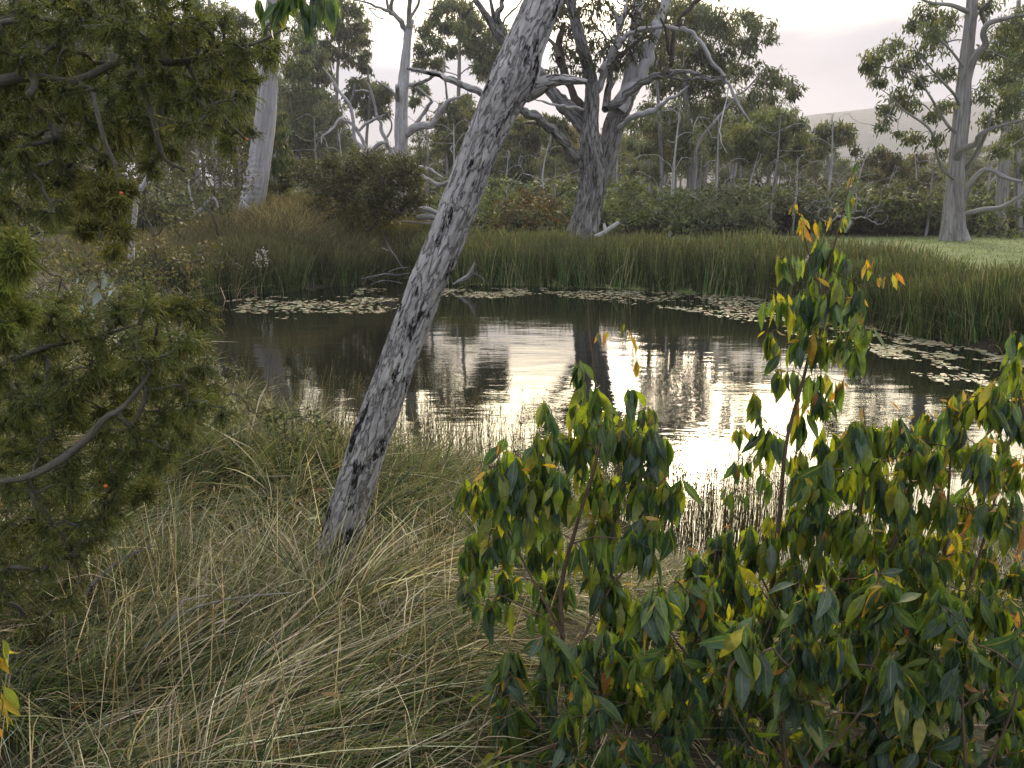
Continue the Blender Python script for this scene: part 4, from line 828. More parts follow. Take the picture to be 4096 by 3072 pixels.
link('lily_pads', make_mesh('lily_pads', np.concatenate(V), np.zeros((0, 4)), col=np.concatenate(Cc), ngons=T_), mp_, kind='stuff', label='mats of small round pale leaves floating across the far side of the pond')

# ------------------------------------------------------------------ near rushes and grasses
def rushes(name, label, cx, cy, sx_, sy_, n, h0, h1, cols, width=.006, lean=.15, tilt=(0, 0), heads=.35):
    x = rng.normal(cx, sx_, n); y = rng.normal(cy, sy_, n); z = np.maximum(ground(x, y), -.1)
    D = unit(np.stack([rng.normal(size=n) * lean + tilt[0], rng.normal(size=n) * lean + tilt[1], np.ones(n)], -1)); h = rng.uniform(h0, h1, n)
    P = curves(np.stack([x, y, z], -1), D, h, 5, droop=rng.uniform(0, .12, n)); c = pick(cols, n, None, .25)
    b = Bag(); b.rib(P, facing(D), width * (.6 + .7 * rng.random((n, 1))) * np.linspace(1, .4, 5)[None], c)
    m_ = rng.random(n) < heads; k = m_.sum()
    if k:
        p = P[m_]; T_ = p[:, 3] * .3 + p[:, 4] * .7; dd = unit(p[:, 4] - p[:, 3])
        for _ in range(5):
            d2 = unit(dd + rdir(k) * .7); q = curves(T_ + dd * rng.uniform(-.02, .05, (k, 1)), d2, rng.uniform(.015, .045, k), 3, droop=.3); b.rib(q, facing(d2), np.repeat([[.006, .008, .002]], k, 0), pick([(.10, .07, .04), (.16, .12, .07)], k))
    return link(name, b.mesh(name, smooth=False), M_reed, kind='stuff', label=label)
DK = [(.05, .055, .03), (.09, .08, .045), (.14, .12, .07), (.04, .06, .025)]
g_ = G(455, 452); rushes('rushes', 'dark thin rushes standing in the near edge of the water right of the leaning trunk', g_[0], g_[1] - .2, .8, .35, 800, .4, 1.0, DK, lean=.1, width=.006)
g_ = G(320, 425); rushes('rushes', 'thin rushes leaning right over the water left of the leaning trunk', g_[0], g_[1] - .8, 1.0, .7, 330, .5, 1.1, DK + [(.2, .17, .09)], lean=.18, tilt=(.2, 0), width=.008)
g_ = G(690, 530); rushes('rushes', 'sparse rushes at the waterline seen through the gum saplings', g_[0], g_[1], .9, .4, 1300, .5, 1.0, DK, width=.006, lean=.07)
g_ = G(790, 550); rushes('rushes', 'fine rush stems before the water between the saplings', g_[0], g_[1], .9, .4, 700, .6, 1.0, DK, width=.006, lean=.08)

STRAW = [(.56, .52, .40), (.42, .38, .27), (.72, .68, .56), (.18, .15, .10)]
GRN = [(.08, .13, .04), (.15, .20, .065), (.04, .07, .03), (.11, .16, .09)]
def tussocks(name, label, centres, per, h0, h1, straw=.5, width=.0042, spread=.09, S=7, droop=(.35, .9), wind=(.25, .05)):
    n = len(centres) * per; ci = np.repeat(np.arange(len(centres)), per); c0 = np.array(centres)[ci]
    a = rng.uniform(0, 2 * np.pi, n); rr = spread * np.sqrt(rng.random(n)); x = c0[:, 0] + np.cos(a) * rr; y = c0[:, 1] + np.sin(a) * rr; z = ground(x, y) - .02
    hs = rng.uniform(h0, h1, len(centres))[ci] * rng.uniform(.55, 1.15, n)
    til = rng.uniform(.05, .75, n); ca = np.array(centres); wf = np.stack([fbm(np.stack([ca[:, 0] * .9, ca[:, 1] * .9, ca[:, 0] * 0 + k_], -1), 3) for k_ in (3.3, 8.8)], -1) * 1.3; wd_ = (np.array([wind[0], wind[1]])[None] + wf + rng.normal(size=(len(centres), 2)) * .15)[ci]
    D = unit(np.stack([np.cos(a) * til + wd_[:, 0], np.sin(a) * til + wd_[:, 1], np.ones(n)], -1))
    bend = np.stack([np.cos(a) * til * .5 + wd_[:, 0] * .8, np.sin(a) * til * .5 + wd_[:, 1] * .8, np.zeros(n)], -1) * rng.uniform(.4, 1.2, (n, 1))
    P = curves(np.stack([x, y, z], -1), D, hs, S, droop=rng.uniform(droop[0], droop[1], n) * rng.uniform(.5, 1.1, n), bend=bend, wob=.012)
    st = rng.random(len(centres))[ci]; isstraw = rng.random(n) < np.clip(straw + (st - .5) * .7, 0.05, .95)
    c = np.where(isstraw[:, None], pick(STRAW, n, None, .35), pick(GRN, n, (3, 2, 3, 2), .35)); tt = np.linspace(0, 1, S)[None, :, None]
    C = c[:, None] * (1 - .35 * (1 - tt)) ; m_ = (~isstraw)[:, None, None] & (tt > .7); C = np.where(m_, C * .5 + np.array([.34, .28, .15]) * .5, C)  # blade colour darkens towards the root, painting in the occlusion deep in the thatch
    wid = width * rng.uniform(.5, 1.3, (n, 1)) * np.interp(np.linspace(0, 6, S), np.arange(7), [.7, 1, 1, .95, .8, .55, .15])[None]
    Td = unit(P[:, S // 2] - P[:, 0]); side = unit(np.cross(Td, rdir(n) + np.array([0, 0, .3])))
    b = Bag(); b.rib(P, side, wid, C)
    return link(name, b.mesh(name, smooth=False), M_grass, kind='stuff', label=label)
def scatter(x0, x1, y0, y1, n, cond=None):
    out_ = []
    while len(out_) < n:
        p = np.array([rng.uniform(x0, x1), rng.uniform(y0, y1)])
        if pond_sd(p) < .12: continue
        if cond is not None and not cond(p): continue
        out_.append(p)
    return out_
tussocks('long_grass', 'long straw and green grass bending over in the foreground', scatter(-2.6, .6, .75, 3.3, 190, lambda p: p[0] > -p[1] * .75 - .3 and p[0] < -.10 * p[1] - .08), 105, .32, .66, .30, wind=(.22, .02), width=.004, S=6, droop=(.5, 1.2))
tussocks('long_grass', 'long bleached grass sprawling around the foot of the leaning trunk', scatter(-3.4, 1.6, 2.6, 5.8, 220, lambda p: not (p[0] < -.45 * p[1] / 3.6 * 1.0 and p[1] > 3.9) and not (p[0] > -.1 and p[1] < 3.4)), 70, .3, .48, .5, width=.0048, wind=(.25, 0), S=6)
tussocks('long_grass', 'green and straw grass on the near bank left of the leaning trunk', scatter(-6.2, 0.2, 5.0, 11, 320), 50, .45, .75, .08, S=5, width=.0075, wind=(.1, 0))
tussocks('long_grass', 'rough green grass on the left bank beyond the cypress branches', scatter(-14, -5, 9.5, 24, 420), 36, .4, .7, .3, S=4, width=.015, wind=(0, 0))
tussocks('long_grass', 'dull grass under the gum saplings at bottom right', scatter(.2, 5, 2.8, 5.4, 240), 55, .25, .42, .6, width=.0048)
tussocks('long_grass', 'tall arching straw and green tussocks in front of and left of the leaning trunk', [(-1.0, 2.3), (-1.25, 2.7), (-.62, 2.1), (-1.6, 3.1), (-.35, 2.5), (-1.9, 2.9), (-1.15, 2.0), (-.8, 3.0), (-1.5, 2.45), (-2.2, 3.4), (-.5, 1.7), (-.9, 1.75), (-.2, 2.05)], 150, .6, .8, .45, width=.0042, wind=(.12, 0), spread=.1, droop=(.25, .7))
tussocks('long_grass', 'dark upright green tussocks between the leaning trunk and the pond', [(rng.uniform(-2.6, .1), rng.uniform(4.2, 6.0)) for _ in range(34)], 90, .5, .8, .08, width=.0062, wind=(.1, 0), S=6, droop=(.15, .5))
tussocks('short_grass', 'short matted grass covering the near bank between the taller tussocks', scatter(-4, 5, 1.0, 6.6, 380), 36, .12, .28, .5, width=.0048, wind=(.15, 0), S=4, spread=.2)
def litter(label, x0, x1, y0, y1, n):
    x = rng.uniform(x0, x1, n); y = rng.uniform(y0, y1, n); ok = pond_sd(np.stack([x, y], -1)) > .4; x, y = x[ok], y[ok]; n = len(x)
    P0 = np.stack([x, y, ground(x, y) + rng.uniform(.02, .3, n)], -1); d = unit(rng.normal(size=(n, 3)) * np.array([1, 1, .35])); L = rng.uniform(.05, .10, n); P = curves(P0, d, L, 4, droop=.2); b = Bag()
    b.rib(P, facing(d), L[:, None] * np.array([[.05, .22, .18, .02]]), pick([(.30, .20, .13), (.40, .32, .22), (.20, .12, .08), (.45, .40, .33)], n))
    m = n // 3; d = unit(rng.normal(size=(m, 3)) * np.array([1, 1, .25])); P = curves(P0[:m] + rng.normal(size=(m, 3)) * .1, d, rng.uniform(.15, .5, m), 5, wob=.03); b.rib(P, facing(d), np.repeat([[.006, .005, .005, .004, .002]], m, 0), pick([(.12, .09, .07), (.25, .22, .19)], m))
    link('leaf_litter', b.mesh('leaf_litter', smooth=False), M_grass, kind='stuff', label=label)
litter('fallen dry gum leaves and twigs caught in the foreground grass', -3.2, 3.5, .9, 5.5, 220)
# upright pale stalks with seed spikes
def stalks(label, pts, n):
    c0 = np.array(pts)[rng.integers(len(pts), size=n)] + rng.normal(size=(n, 2)) * .25; z = ground(c0[:, 0], c0[:, 1]); D = unit(np.stack([rng.normal(size=n) * .12 + .08, rng.normal(size=n) * .1, np.ones(n)], -1)); h = rng.uniform(.35, .7, n)
    P = curves(np.column_stack([c0, z]), D, h, 5, droop=rng.uniform(0, .12, n)); b = Bag(); b.rib(P, facing(D), np.repeat([[.0042, .004, .0035, .003, .002]], n, 0), pick(STRAW, n))
    tip = P[:, 3]; dv = P[:, 4] - P[:, 3]
    for k in range(16):
        u = k / 16; q = tip + dv * u; d2 = unit(unit(dv) + rdir(n) * .8); b.rib(curves(q, d2, rng.uniform(.008, .016, n), 3), facing(d2), np.repeat([[.003, .004, .001]], n, 0), pick([(.22, .16, .10), (.32, .26, .17), (.12, .09, .06)], n))
    link('seed_stalks', b.mesh('seed_stalks', smooth=False), M_grass, kind='stuff', label=label)
tussocks('long_grass', 'dark green rank grass in the hollow left of the leaning trunk', scatter(-4.2, -.5, 3.7, 5.6, 170), 60, .35, .55, .05, width=.006, wind=(.1, 0), S=6)
stalks('upright pale grass stalks with brown seed spikes among the foreground grass', [(-1.1, 2.2), (-.6, 1.8), (-1.6, 2.8), (-.1, 1.9), (-2, 3), (-.9, 3.4), (-.2, 2.8), (-1.4, 1.9)], 150)

# sprawling fine leaved shrub on the left bank
for lab, cls, Y_, cc in [('fine leaved sprawling shrub on the left bank beside the pond', [(330, 590, 45), (390, 560, 40), (440, 560, 35), (300, 650, 45), (250, 560, 50), (370, 650, 35), (180, 600, 50), (420, 610, 22), (200, 520, 45), (460, 530, 25), (120, 560, 50), (330, 540, 35)], 11, [(.08, .095, .04), (.12, .12, .055), (.15, .12, .07)]),
                         ('low tangled dark green shrub under the cypress branch, left of the leaning trunk', [(420, 760, 40), (500, 800, 35), (460, 860, 45), (540, 870, 40), (400, 900, 45), (600, 900, 35), (480, 960, 45), (560, 980, 45), (640, 960, 35), (420, 1000, 40), (360, 820, 40), (620, 1030, 40), (680, 1000, 35), (700, 930, 30), (660, 900, 30), (560, 1060, 35), (480, 1050, 35)], 5.0, [(.07, .085, .045), (.10, .115, .055), (.055, .07, .04)]),
                         ('olive scrub filling the space behind the cypress branch on the left bank', [(60, 520, 60), (130, 560, 60), (200, 560, 60), (270, 600, 60), (80, 620, 60), (160, 650, 60), (240, 680, 60), (320, 680, 55), (100, 720, 60), (180, 760, 60), (260, 780, 60), (340, 760, 55), (60, 820, 60), (150, 860, 60), (240, 880, 60), (330, 860, 60), (400, 860, 45), (420, 930, 45), (350, 950, 55), (250, 980, 60), (160, 970, 60), (60, 950, 60), (300, 1040, 55), (200, 1070, 60), (90, 1060, 60), (400, 1010, 50), (20, 700, 60), (390, 700, 40)], 7.0, [(.10, .115, .05), (.13, .135, .06), (.07, .085, .04), (.17, .15, .09)]),
                         ('dark brown twiggy litter bush low at the left edge', [(60, 1150, 60), (150, 1200, 60), (100, 1300, 60), (230, 1250, 50), (30, 1380, 50), (300, 1180, 45), (200, 1370, 50)], 3.6, [(.07, .06, .04), (.05, .05, .03), (.10, .075, .055)])]:
    near = Y_ < 12; shrub('shrub', lab, 'D', cls, Y_, cc, dens={11: 3200, 7.0: 3000, 5.0: 9000, 3.6: 3800}[Y_], dy={11: 1.2, 7.0: .8, 5.0: .4, 3.6: .3}[Y_], size={11: .055, 7.0: .042, 5.0: .035, 3.6: .03}[Y_], rt={11: .004, 7.0: .003, 5.0: .002, 3.6: .002}[Y_], st=9, lw=.5)

# ------------------------------------------------------------------ leaning dead trunk in the foreground
Y0_, Y1_ = 3.45, 3.75
spec = [(690, 1330, 60), (712, 1260, 52), (728, 1200, 46), (760, 1080, 43), (800, 950, 42), (838, 850, 40), (882, 720, 38), (926, 600, 37), (977, 480, 38), (1035, 330, 37), (1075, 235, 40), (1108, 170, 47), (1132, 100, 39), (1162, 30, 36), (1188, -30, 33), (1240, -160, 31), (1310, -330, 27)]
P, R = WP('D', spec, Y0_, Y1_)
root = thing('leaning_dead_tree', 'leaning dead grey trunk with black scarred bark, crossing in front of the pond', 'tree', baseloc(P[1]))
b = Bag(); b.tube(P, R * 1.0, 96, step=.012, amp=.0, seed=0)
V = b.V[0].reshape(-1, 96, 3); K = b.K[0].reshape(-1, 96, 3); cen = V.mean(1, keepdims=True); dv = V - cen
s_ = K[..., 2]; th = np.arange(96) / 96 * 2 * np.pi; cth, sth = np.cos(th)[None] + 0 * s_, np.sin(th)[None] + 0 * s_
tw = s_ * .5
q = np.stack([np.cos(th[None] + tw) * 1.3, np.sin(th[None] + tw) * 1.3, s_ * 1.6], -1)
disp = .13 * fbm(q, 3)
q2 = np.stack([np.cos(th[None] + tw) * 5, np.sin(th[None] + tw) * 5, s_ * 5.0], -1)
rid = np.abs(fbm(q2 + 3, 3)); disp -= .10 * np.clip(1 - rid * 7, 0, 1)
q3 = np.stack([cth * 9, sth * 9, s_ * 16], -1); disp += .05 * fbm(q3, 4)
# flakes of loose bark: stepped
fl = fbm(np.stack([np.cos(th[None] + tw) * 3.2, np.sin(th[None] + tw) * 3.2, s_ * 4.5], -1) + 20, 4); disp += .045 * smooth(.02, .08, fl)
# split at the foot
foot = smooth(.75, .15, s_); gap = np.exp(-((((th[None] + 0 * s_) - 4.75 + np.pi) % (2 * np.pi) - np.pi) / .22) ** 2); disp -= .55 * foot * gap
V2 = cen + dv * (1 + disp[..., None]); b.V[0] = V2.reshape(-1, 3)
stay(link('trunk', b.mesh('trunk'), M_lean), root)
limb('B', [(1420, 590, 60), (1500, 555, 52), (1560, 522, 40), (1640, 503, 33), (1720, 508, 26), (1805, 517, 15)], 3.66, 3.55, M_lean, 'broken_limb', 26, .16, .008, .25, jag=1.6, fr=3, fs=10)
limb('B', [(1260, 640, 26), (1200, 610, 21), (1080, 562, 19), (960, 508, 19), (840, 468, 15), (750, 445, 12), (680, 433, 8)], 3.62, 3.85, M_lean, 'limb', 18, .16, .01, .2, jag=1.0, fr=3, fs=10)
limb('B', [(850, 476, 9), (800, 505, 8), (740, 532, 8), (695, 540, 7)], 3.8, 3.9, M_lean, 'limb', 10, .16, .01, .2, jag=1.0, fr=3, fs=10)
stick('rush_stalk', 'long dark stalk lying diagonally across the foot of the leaning trunk', [[(668, 1225, 1.6), (760, 1160, 1.6), (850, 1080, 1.2), (900, 1060, .7)]], 3.1, mat=M_dark, cat='stalk', sides=5)
stick('fallen_branch', 'greyish purple bare branch lying in the grass at lower left', [[(290, 1420, 2.6), (370, 1340, 3), (430, 1310, 2.6), (520, 1290, 2), (630, 1280, 1.2)], [(370, 1340, 3), (390, 1300, 2.5), (450, 1285, 1.5)]], 2.6, 2.7, mat=M_gum)
stick('fallen_branch', 'bare branch rising through the dark gap at the left edge', [[(120, 1500, 6), (150, 1400, 5.5), (180, 1290, 5), (260, 1210, 3), (330, 1180, 2)], [(165, 1350, 3), (120, 1290, 2), (60, 1240, 1.5)]], 2.9, mat=M_gum)

# ------------------------------------------------------------------ native cypress (fine drooping threads)
CY = [(.06, .09, .03), (.09, .115, .035), (.03, .05, .02), (.13, .145, .04), (.05, .075, .035)]
def sprays(b, P0, D0, L, cols=CY, k1=7, k2=9, w=.0022, droop=.5, spreadf=.75, tipc=(.20, .21, .05), S=4):
    n = len(P0); P0 = np.repeat(P0, k1, 0); D1 = unit(np.repeat(D0, k1, 0) + rdir(n * k1) * spreadf); L1 = np.repeat(L, k1) * rng.uniform(.6, 1.1, n * k1)
    A = curves(P0, D1, L1, S, droop=droop * rng.uniform(.4, 1.3, n * k1), wob=.02)
    cb = np.repeat(pick(cols, n, None, .38), k1, 0) * (1 + .15 * rng.normal(size=(n * k1, 1))).clip(.5, 1.5)
    tt = np.linspace(0, 1, S)[None, :, None]; tc_ = np.array(tipc)
    C = cb[:, None] * (1 - .35 * tt) + tc_ * .35 * tt
    b.rib(A, facing(D1), w * np.repeat(np.linspace(1.3, .6, S)[None], n * k1, 0), C)
    for _ in range(k2):
        u = rng.uniform(.15, 1, n * k1) * (S - 1); i = np.minimum(u.astype(int), S - 2); f = (u - i)[:, None]; ar = np.arange(n * k1)
        p = A[ar, i] * (1 - f) + A[ar, i + 1] * f; T_ = unit(A[ar, i + 1] - A[ar, i]); d = unit(T_ + rdir(n * k1) * .85); l = L1 * rng.uniform(.16, .42, n * k1)
        q = curves(p, d, l, 3, droop=.25); cc = (cb * .8 + tc_ * .2)
        b.rib(q, facing(d), w * np.repeat([[1, .9, .5]], n * k1, 0), np.stack([cb, cc, cb * .5 + tc_ * .5], 1))
def polyfill(poly, step, rlo, rhi, drop=0.0):
    A = np.array(poly, float); B2 = np.roll(A, -1, 0); out_ = []
    for x in np.arange(A[:, 0].min(), A[:, 0].max() + step, step):
        for y in np.arange(A[:, 1].min(), A[:, 1].max() + step, step):
            p = np.array([x, y]) + rng.uniform(-.45, .45, 2) * step; ins = False
            for a, b_ in zip(A, B2):
                if (a[1] > p[1]) != (b_[1] > p[1]) and p[0] < a[0] + (p[1] - a[1]) / (b_[1] - a[1] + 1e-9) * (b_[0] - a[0]): ins = not ins
            if ins and rng.random() > drop: out_.append((p[0], p[1], rng.uniform(rlo, rhi)))
    return out_
def cypress(label, limbs, clumps, Yc, dy, L, nper, k1=7, k2=8, w=.0022, name='cypress_tree', st=5, rt=.0022, bark_m=M_cybr, droop=.3, cols=CY, outward=.55, tipc=(.20, .21, .05), wup=.05):
    P0, _ = WP(limbs[0][0], limbs[0][1], limbs[0][2], limbs[0][3]); root = thing(name, label, 'tree', baseloc(P0[0])); sp = []; sr = []
    for m, pts, Ya, Yb in limbs:
        P, R = WP(m, pts, Ya, Yb); b = Bag(); b.tube(P, R, 12, step=.02, amp=.12, fr=2, fs=9, seed=rng.random() * 9); stay(link('limb', b.mesh('limb'), bark_m), root)
        k = 24; S_ = np.linspace(0, len(P) - 1, k); sp.append(np.stack([np.interp(S_, np.arange(len(P)), P[:, a]) for a in range(3)], 1)); sr.append(np.interp(S_, np.arange(len(P)), R))
    cl = CL('D', clumps, Yc, dy); tg = [np.array(c) + rdir(1)[0] * r * rng.uniform(.2, .75) for c, r in cl for _ in range(st)]
    ch, tips = grow(sp, sr, tg, rtip=rt, wig=.07, wup=wup)
    b = Bag()
    for P, R in ch: b.tube(P, R, 5, step=.04, cap=False, seed=rng.random())
    stay(link('twigs', b.mesh('twigs'), bark_m, kind='stuff'), root)
    P0 = []; D0 = []
    for t_ in tips:
        seg = t_[1:]; d = unit(t_[-1] - t_[0])
        for _ in range(nper):
            i = rng.integers(1, len(t_)); f = rng.random(); p = t_[i - 1] * (1 - f) + t_[i] * f; P0.append(p); D0.append(d * outward + rdir(1)[0] * .55 + np.array([0, 0, -.15]))
    P0 = np.array(P0); D0 = unit(np.array(D0)); b = Bag(); sprays(b, P0, D0, L * rng.uniform(.7, 1.25, len(P0)), cols, k1, k2, w, droop, tipc=tipc)
    stay(link('drooping_foliage', b.mesh('drooping_foliage', smooth=False), M_cyp, kind='stuff'), root)
    return root
# lower branch, close
cypress('olive green cypress branch with fine drooping threads arching in from the left edge', [('D', [(-60, 1045, 8), (0, 1040, 7), (60, 1030, 8), (120, 1000, 9), (180, 955, 9), (225, 905, 7), (265, 880, 6), (300, 840, 5), (325, 800, 4)], 2.3, 2.5), ('D', [(-60, 800, 4), (0, 788, 5), (100, 750, 5), (200, 730, 4), (300, 700, 3)], 2.5, 2.8), ('D', [(60, 1035, 4), (90, 1090, 3), (140, 1170, 2.5), (170, 1240, 2)], 2.4, 2.6)],
        polyfill([(-20, 560), (60, 620), (200, 640), (370, 620), (440, 650), (465, 700), (430, 780), (480, 880), (410, 950), (350, 1000), (320, 1090), (240, 1130), (190, 1200), (150, 1340), (90, 1380), (-20, 1330)], 40, 26, 44, .12), 2.74, .30, .066, 4, st=5, k1=4, k2=8, w=.0027, droop=.15, name='cypress_branch')
cypress('bright green cypress tuft at the left edge above the large branch', [('D', [(-80, 700, 5), (-30, 640, 5), (10, 580, 3)], 2.3, 2.3)], [(10, 530, 45), (30, 580, 40), (0, 620, 45), (30, 670, 40), (-10, 700, 45), (40, 540, 30)], 2.3, .15, .055, 8, st=8, k1=5, k2=7, w=.0025, droop=.1, name='cypress_branch', cols=[(.10, .13, .03), (.13, .16, .035), (.08, .10, .03)], tipc=(.22, .26, .05))
cypress('large dark cypress bough hanging across the upper left corner', [('D', [(-120, 200, 18), (0, 175, 12), (60, 165, 10), (160, 175, 8), (270, 130, 6), (380, 135, 7), (480, 110, 5), (560, 90, 3), (620, 60, 2)], 4.2, 4.6), ('D', [(-60, 60, 7), (80, 40, 5), (200, 60, 6), (330, 40, 4), (420, 80, 3)], 4.3, 4.8), ('D', [(300, 140, 6), (330, 260, 5), (355, 340, 4), (400, 370, 2.5)], 4.3, 4.4), ('D', [(400, 130, 5), (440, 200, 4), (490, 260, 3), (530, 300, 2)], 4.5, 4.6)],
        polyfill([(-40, -40), (330, -40), (420, 10), (560, 50), (650, 35), (610, 105), (570, 140), (548, 230), (530, 320), (470, 325), (435, 260), (380, 310), (330, 370), (250, 340), (200, 400), (150, 470), (-40, 490)], 40, 28, 46, .06), 4.8, .6, .10, 4, st=5, w=.0045, rt=.005, k1=4, k2=7, droop=.2)
cypress('small rounded cypress spray hanging above the broken stem at left', [('D', [(200, 200, 5), (225, 300, 4.5), (250, 360, 4), (262, 420, 3)], 4.0, 4.0)], [(210, 430, 40), (250, 440, 40), (220, 480, 38), (260, 500, 30), (180, 440, 30), (230, 400, 35), (245, 540, 20), (200, 390, 30), (270, 410, 20), (180, 490, 20)], 4.0, .25, .07, 6, st=7, k1=4, k2=8, w=.004, droop=.15, name='cypress_branch', cols=[(.13, .13, .04), (.15, .15, .045), (.10, .10, .03)], rt=.003)

# ------------------------------------------------------------------ foreground gum saplings with individual leaves
LCOL = {'dark': [(.045, .092, .065), (.06, .11, .082), (.038, .075, .055), (.075, .12, .095)], 'mid': [(.09, .15, .04), (.11, .17, .035), (.07, .125, .045)], 'yellow': [(.20, .24, .04), (.27, .26, .045), (.16, .22, .035)], 'young': [(.38, .24, .05), (.40, .18, .06), (.34, .28, .07)]}  # yellow set also puts the glow of backlit leaves into the colour
def leaf_geo(curve, width, fold, cup, S=7):
    """unit length leaf hanging along -Z from a short stalk; falcate"""
    t_ = np.linspace(0, 1, S + 1); wv = width * np.array([.10, .62, .95, 1.0, .88, .66, .36, .04])[:S + 1] / 2
    x = curve * (t_ ** 1.6) ; y = -cup * np.sin(t_ * np.pi * .8) ; V = []; U = []
    for i in range(S + 1):
        tilt_ = fold
        for sgn in (-1, 0, 1):
            V.append((x[i] + sgn * wv[i], y[i] + abs(sgn) * wv[i] * tilt_, -.12 - t_[i] * .88)); U.append(sgn)
    V = [(-.006, 0, 0), (.0, 0, 0), (.006, 0, 0)] + V; U = [-1, 0, 1] + U; Q_ = []
    for i in range(S + 1):
        for k in range(2): a = i * 3 + k; Q_.append((a, a + 1, a + 4, a + 3))
    return np.array(V), np.array(Q_), np.array(U)
LV = []
for kind_, cols_ in LCOL.items():
    for j in range(7):
        g = leaf_geo(rng.uniform(-.28, .28), rng.uniform(.24, .36) if kind_ != 'young' else rng.uniform(.2, .3), rng.uniform(.1, .5), rng.uniform(-.12, .2)); c = np.array(cols_[j % len(cols_)]) * rng.uniform(.85, 1.15)
        me = make_mesh('leaf', g[0], g[1], col=c, uv=g[2]); me.materials.append(M_leaf); LV.append((kind_, me, g, c))
def lookm(down, face):
    z = -unit(down); x = unit(np.cross(face, z)); y = np.cross(z, x); return np.stack([x, y, z], 1)
def sapling(label, limbs, clumps, Yc, dy, st=6, leaf=.094, space=.028, young=.12, yel=.26, rt=.0008, seedcol=None, name='gum_sapling', nmax=300, droop=.75, last=.22):
    P0, _ = WP(limbs[0][0], limbs[0][1], limbs[0][2], limbs[0][3]); root = thing(name, label, 'sapling', baseloc(P0[0])); sp = []; sr = []
    for q, (m, pts, Ya, Yb) in enumerate(limbs):
        P, R = WP(m, pts, Ya, Yb); R = R * .7; b = Bag(); b.tube(P, R, 10, step=.02, amp=.08, fr=2, fs=12, seed=rng.random() * 9); stay(link('stem' if q == 0 else 'branch', b.mesh('stem'), M_twig), root)
        k = 30; S_ = np.linspace(0, len(P) - 1, k); sp.append(np.stack([np.interp(S_, np.arange(len(P)), P[:, a]) for a in range(3)], 1)); sr.append(np.interp(S_, np.arange(len(P)), R))
    cl = CL('D', clumps, Yc, dy); tg = []
    for (c, r), q_ in zip(cl, clumps):
        for _ in range(max(2, int(st * min(1, (q_[2] / 56) ** 1.7)))): tg.append(np.array(c) + rdir(1)[0] * r * rng.uniform(.3, 1.1) + np.array([0, 0, r * .25]))
    ch, tips = grow(sp, sr, tg, rtip=rt, wig=.06, wup=.5)
    b = Bag()
    for P, R in ch: b.tube(P, R, 6, step=.03, cap=False, seed=rng.random())
    stay(link('twigs', b.mesh('twigs'), M_twig, kind='stuff'), root)
    LF = []
    cc_ = np.array([c for c, r in cl]); rr_ = np.array([q[2] for q in clumps])
    for t_ in tips:
        fs_ = float(np.clip(rr_[np.argmin(np.linalg.norm(cc_ - t_[-1], axis=1))] / 32, .4, 1))
        seg = np.linalg.norm(np.diff(t_, axis=0), axis=1); S_ = np.concatenate([[0], np.cumsum(seg)]); Lt = S_[-1]; use = fs_ * min(Lt * .95, last * rng.uniform(.9, 2.2)); s0 = Lt - use; nl = max(3, int(use / space)); ty = rng.random() < .6
        tint_y = rng.random()
        for k in range(nl):
            s = s0 + use * (k + .5 * rng.random()) / nl; p = np.array([np.interp(s, S_, t_[:, a]) for a in range(3)]); i = min(np.searchsorted(S_, s), len(t_) - 1); T_ = unit(t_[i] - t_[max(i - 1, 0)])
            sd_ = unit(np.cross(T_, rng.normal(size=3))); tipf = (k + 1) / nl
            if ty and tipf > .8 and rng.random() < young: kd = 'young'; L = leaf * rng.uniform(.3, .6); dn = unit(T_ * .8 + sd_ * .8 + np.array([0, 0, -.3]))
            else:
                kd = 'yellow' if rng.random() < yel * (.4 + 1.3 * tint_y) else ('mid' if rng.random() < .45 else 'dark'); 
                if rng.random() < young * .06: kd = 'young'
                L = leaf * rng.uniform(.65, 1.4); dn = unit(np.array([0, 0, -1.]) + sd_ * rng.uniform(.0, 1.5 if Yc < 2.1 else .9) * rng.random() + T_ * .1 * rng.random())
            LF.append((kd if fs_ > .7 or rng.random() < .5 else 'young', p, dn, unit(rng.normal(size=3) + np.array([0, -.9, .3])), L * fs_))
    pr = np.array([l[1] for l in LF]); px, py, dp = proj(pr); inside = (px > -10) & (px < 1034) & (py > -20) & (py < 775); score = np.where(inside, dp, dp + 100); order = np.argsort(score); big = set(order[:nmax].tolist())
    V = []; Q_ = []; C_ = []; U_ = []; n = 0; byk = {}
    for i_, v_ in enumerate(LV): byk.setdefault(v_[0], []).append(v_)
    for i, (kd, p, dn, fc, L) in enumerate(LF):
        _, me, g, c = byk[kd][rng.integers(len(byk[kd]))]; R_ = lookm(dn, fc)
        if i in big:
            o = bpy.data.objects.new('leaf', me); COL.objects.link(o); o.parent = root
            M_ = Matrix.Identity(4)
            for a in range(3):
                for b2 in range(3): M_[a][b2] = R_[a, b2] * L
                M_[a][3] = p[a] - root.location[a]
            o.matrix_local = M_
        else:
            V.append(g[0] @ R_.T * L + p); Q_.append(g[1] + n); n += len(g[0]); C_.append(np.repeat([c], len(g[0]), 0)); U_.append(g[2])
    if V: stay(link('leaves', make_mesh('leaves', np.concatenate(V), np.concatenate(Q_), col=np.concatenate(C_), uv=np.concatenate(U_)), M_leaf, kind='stuff'), root)
    print('sapling', label[:30], len(LF)); return root
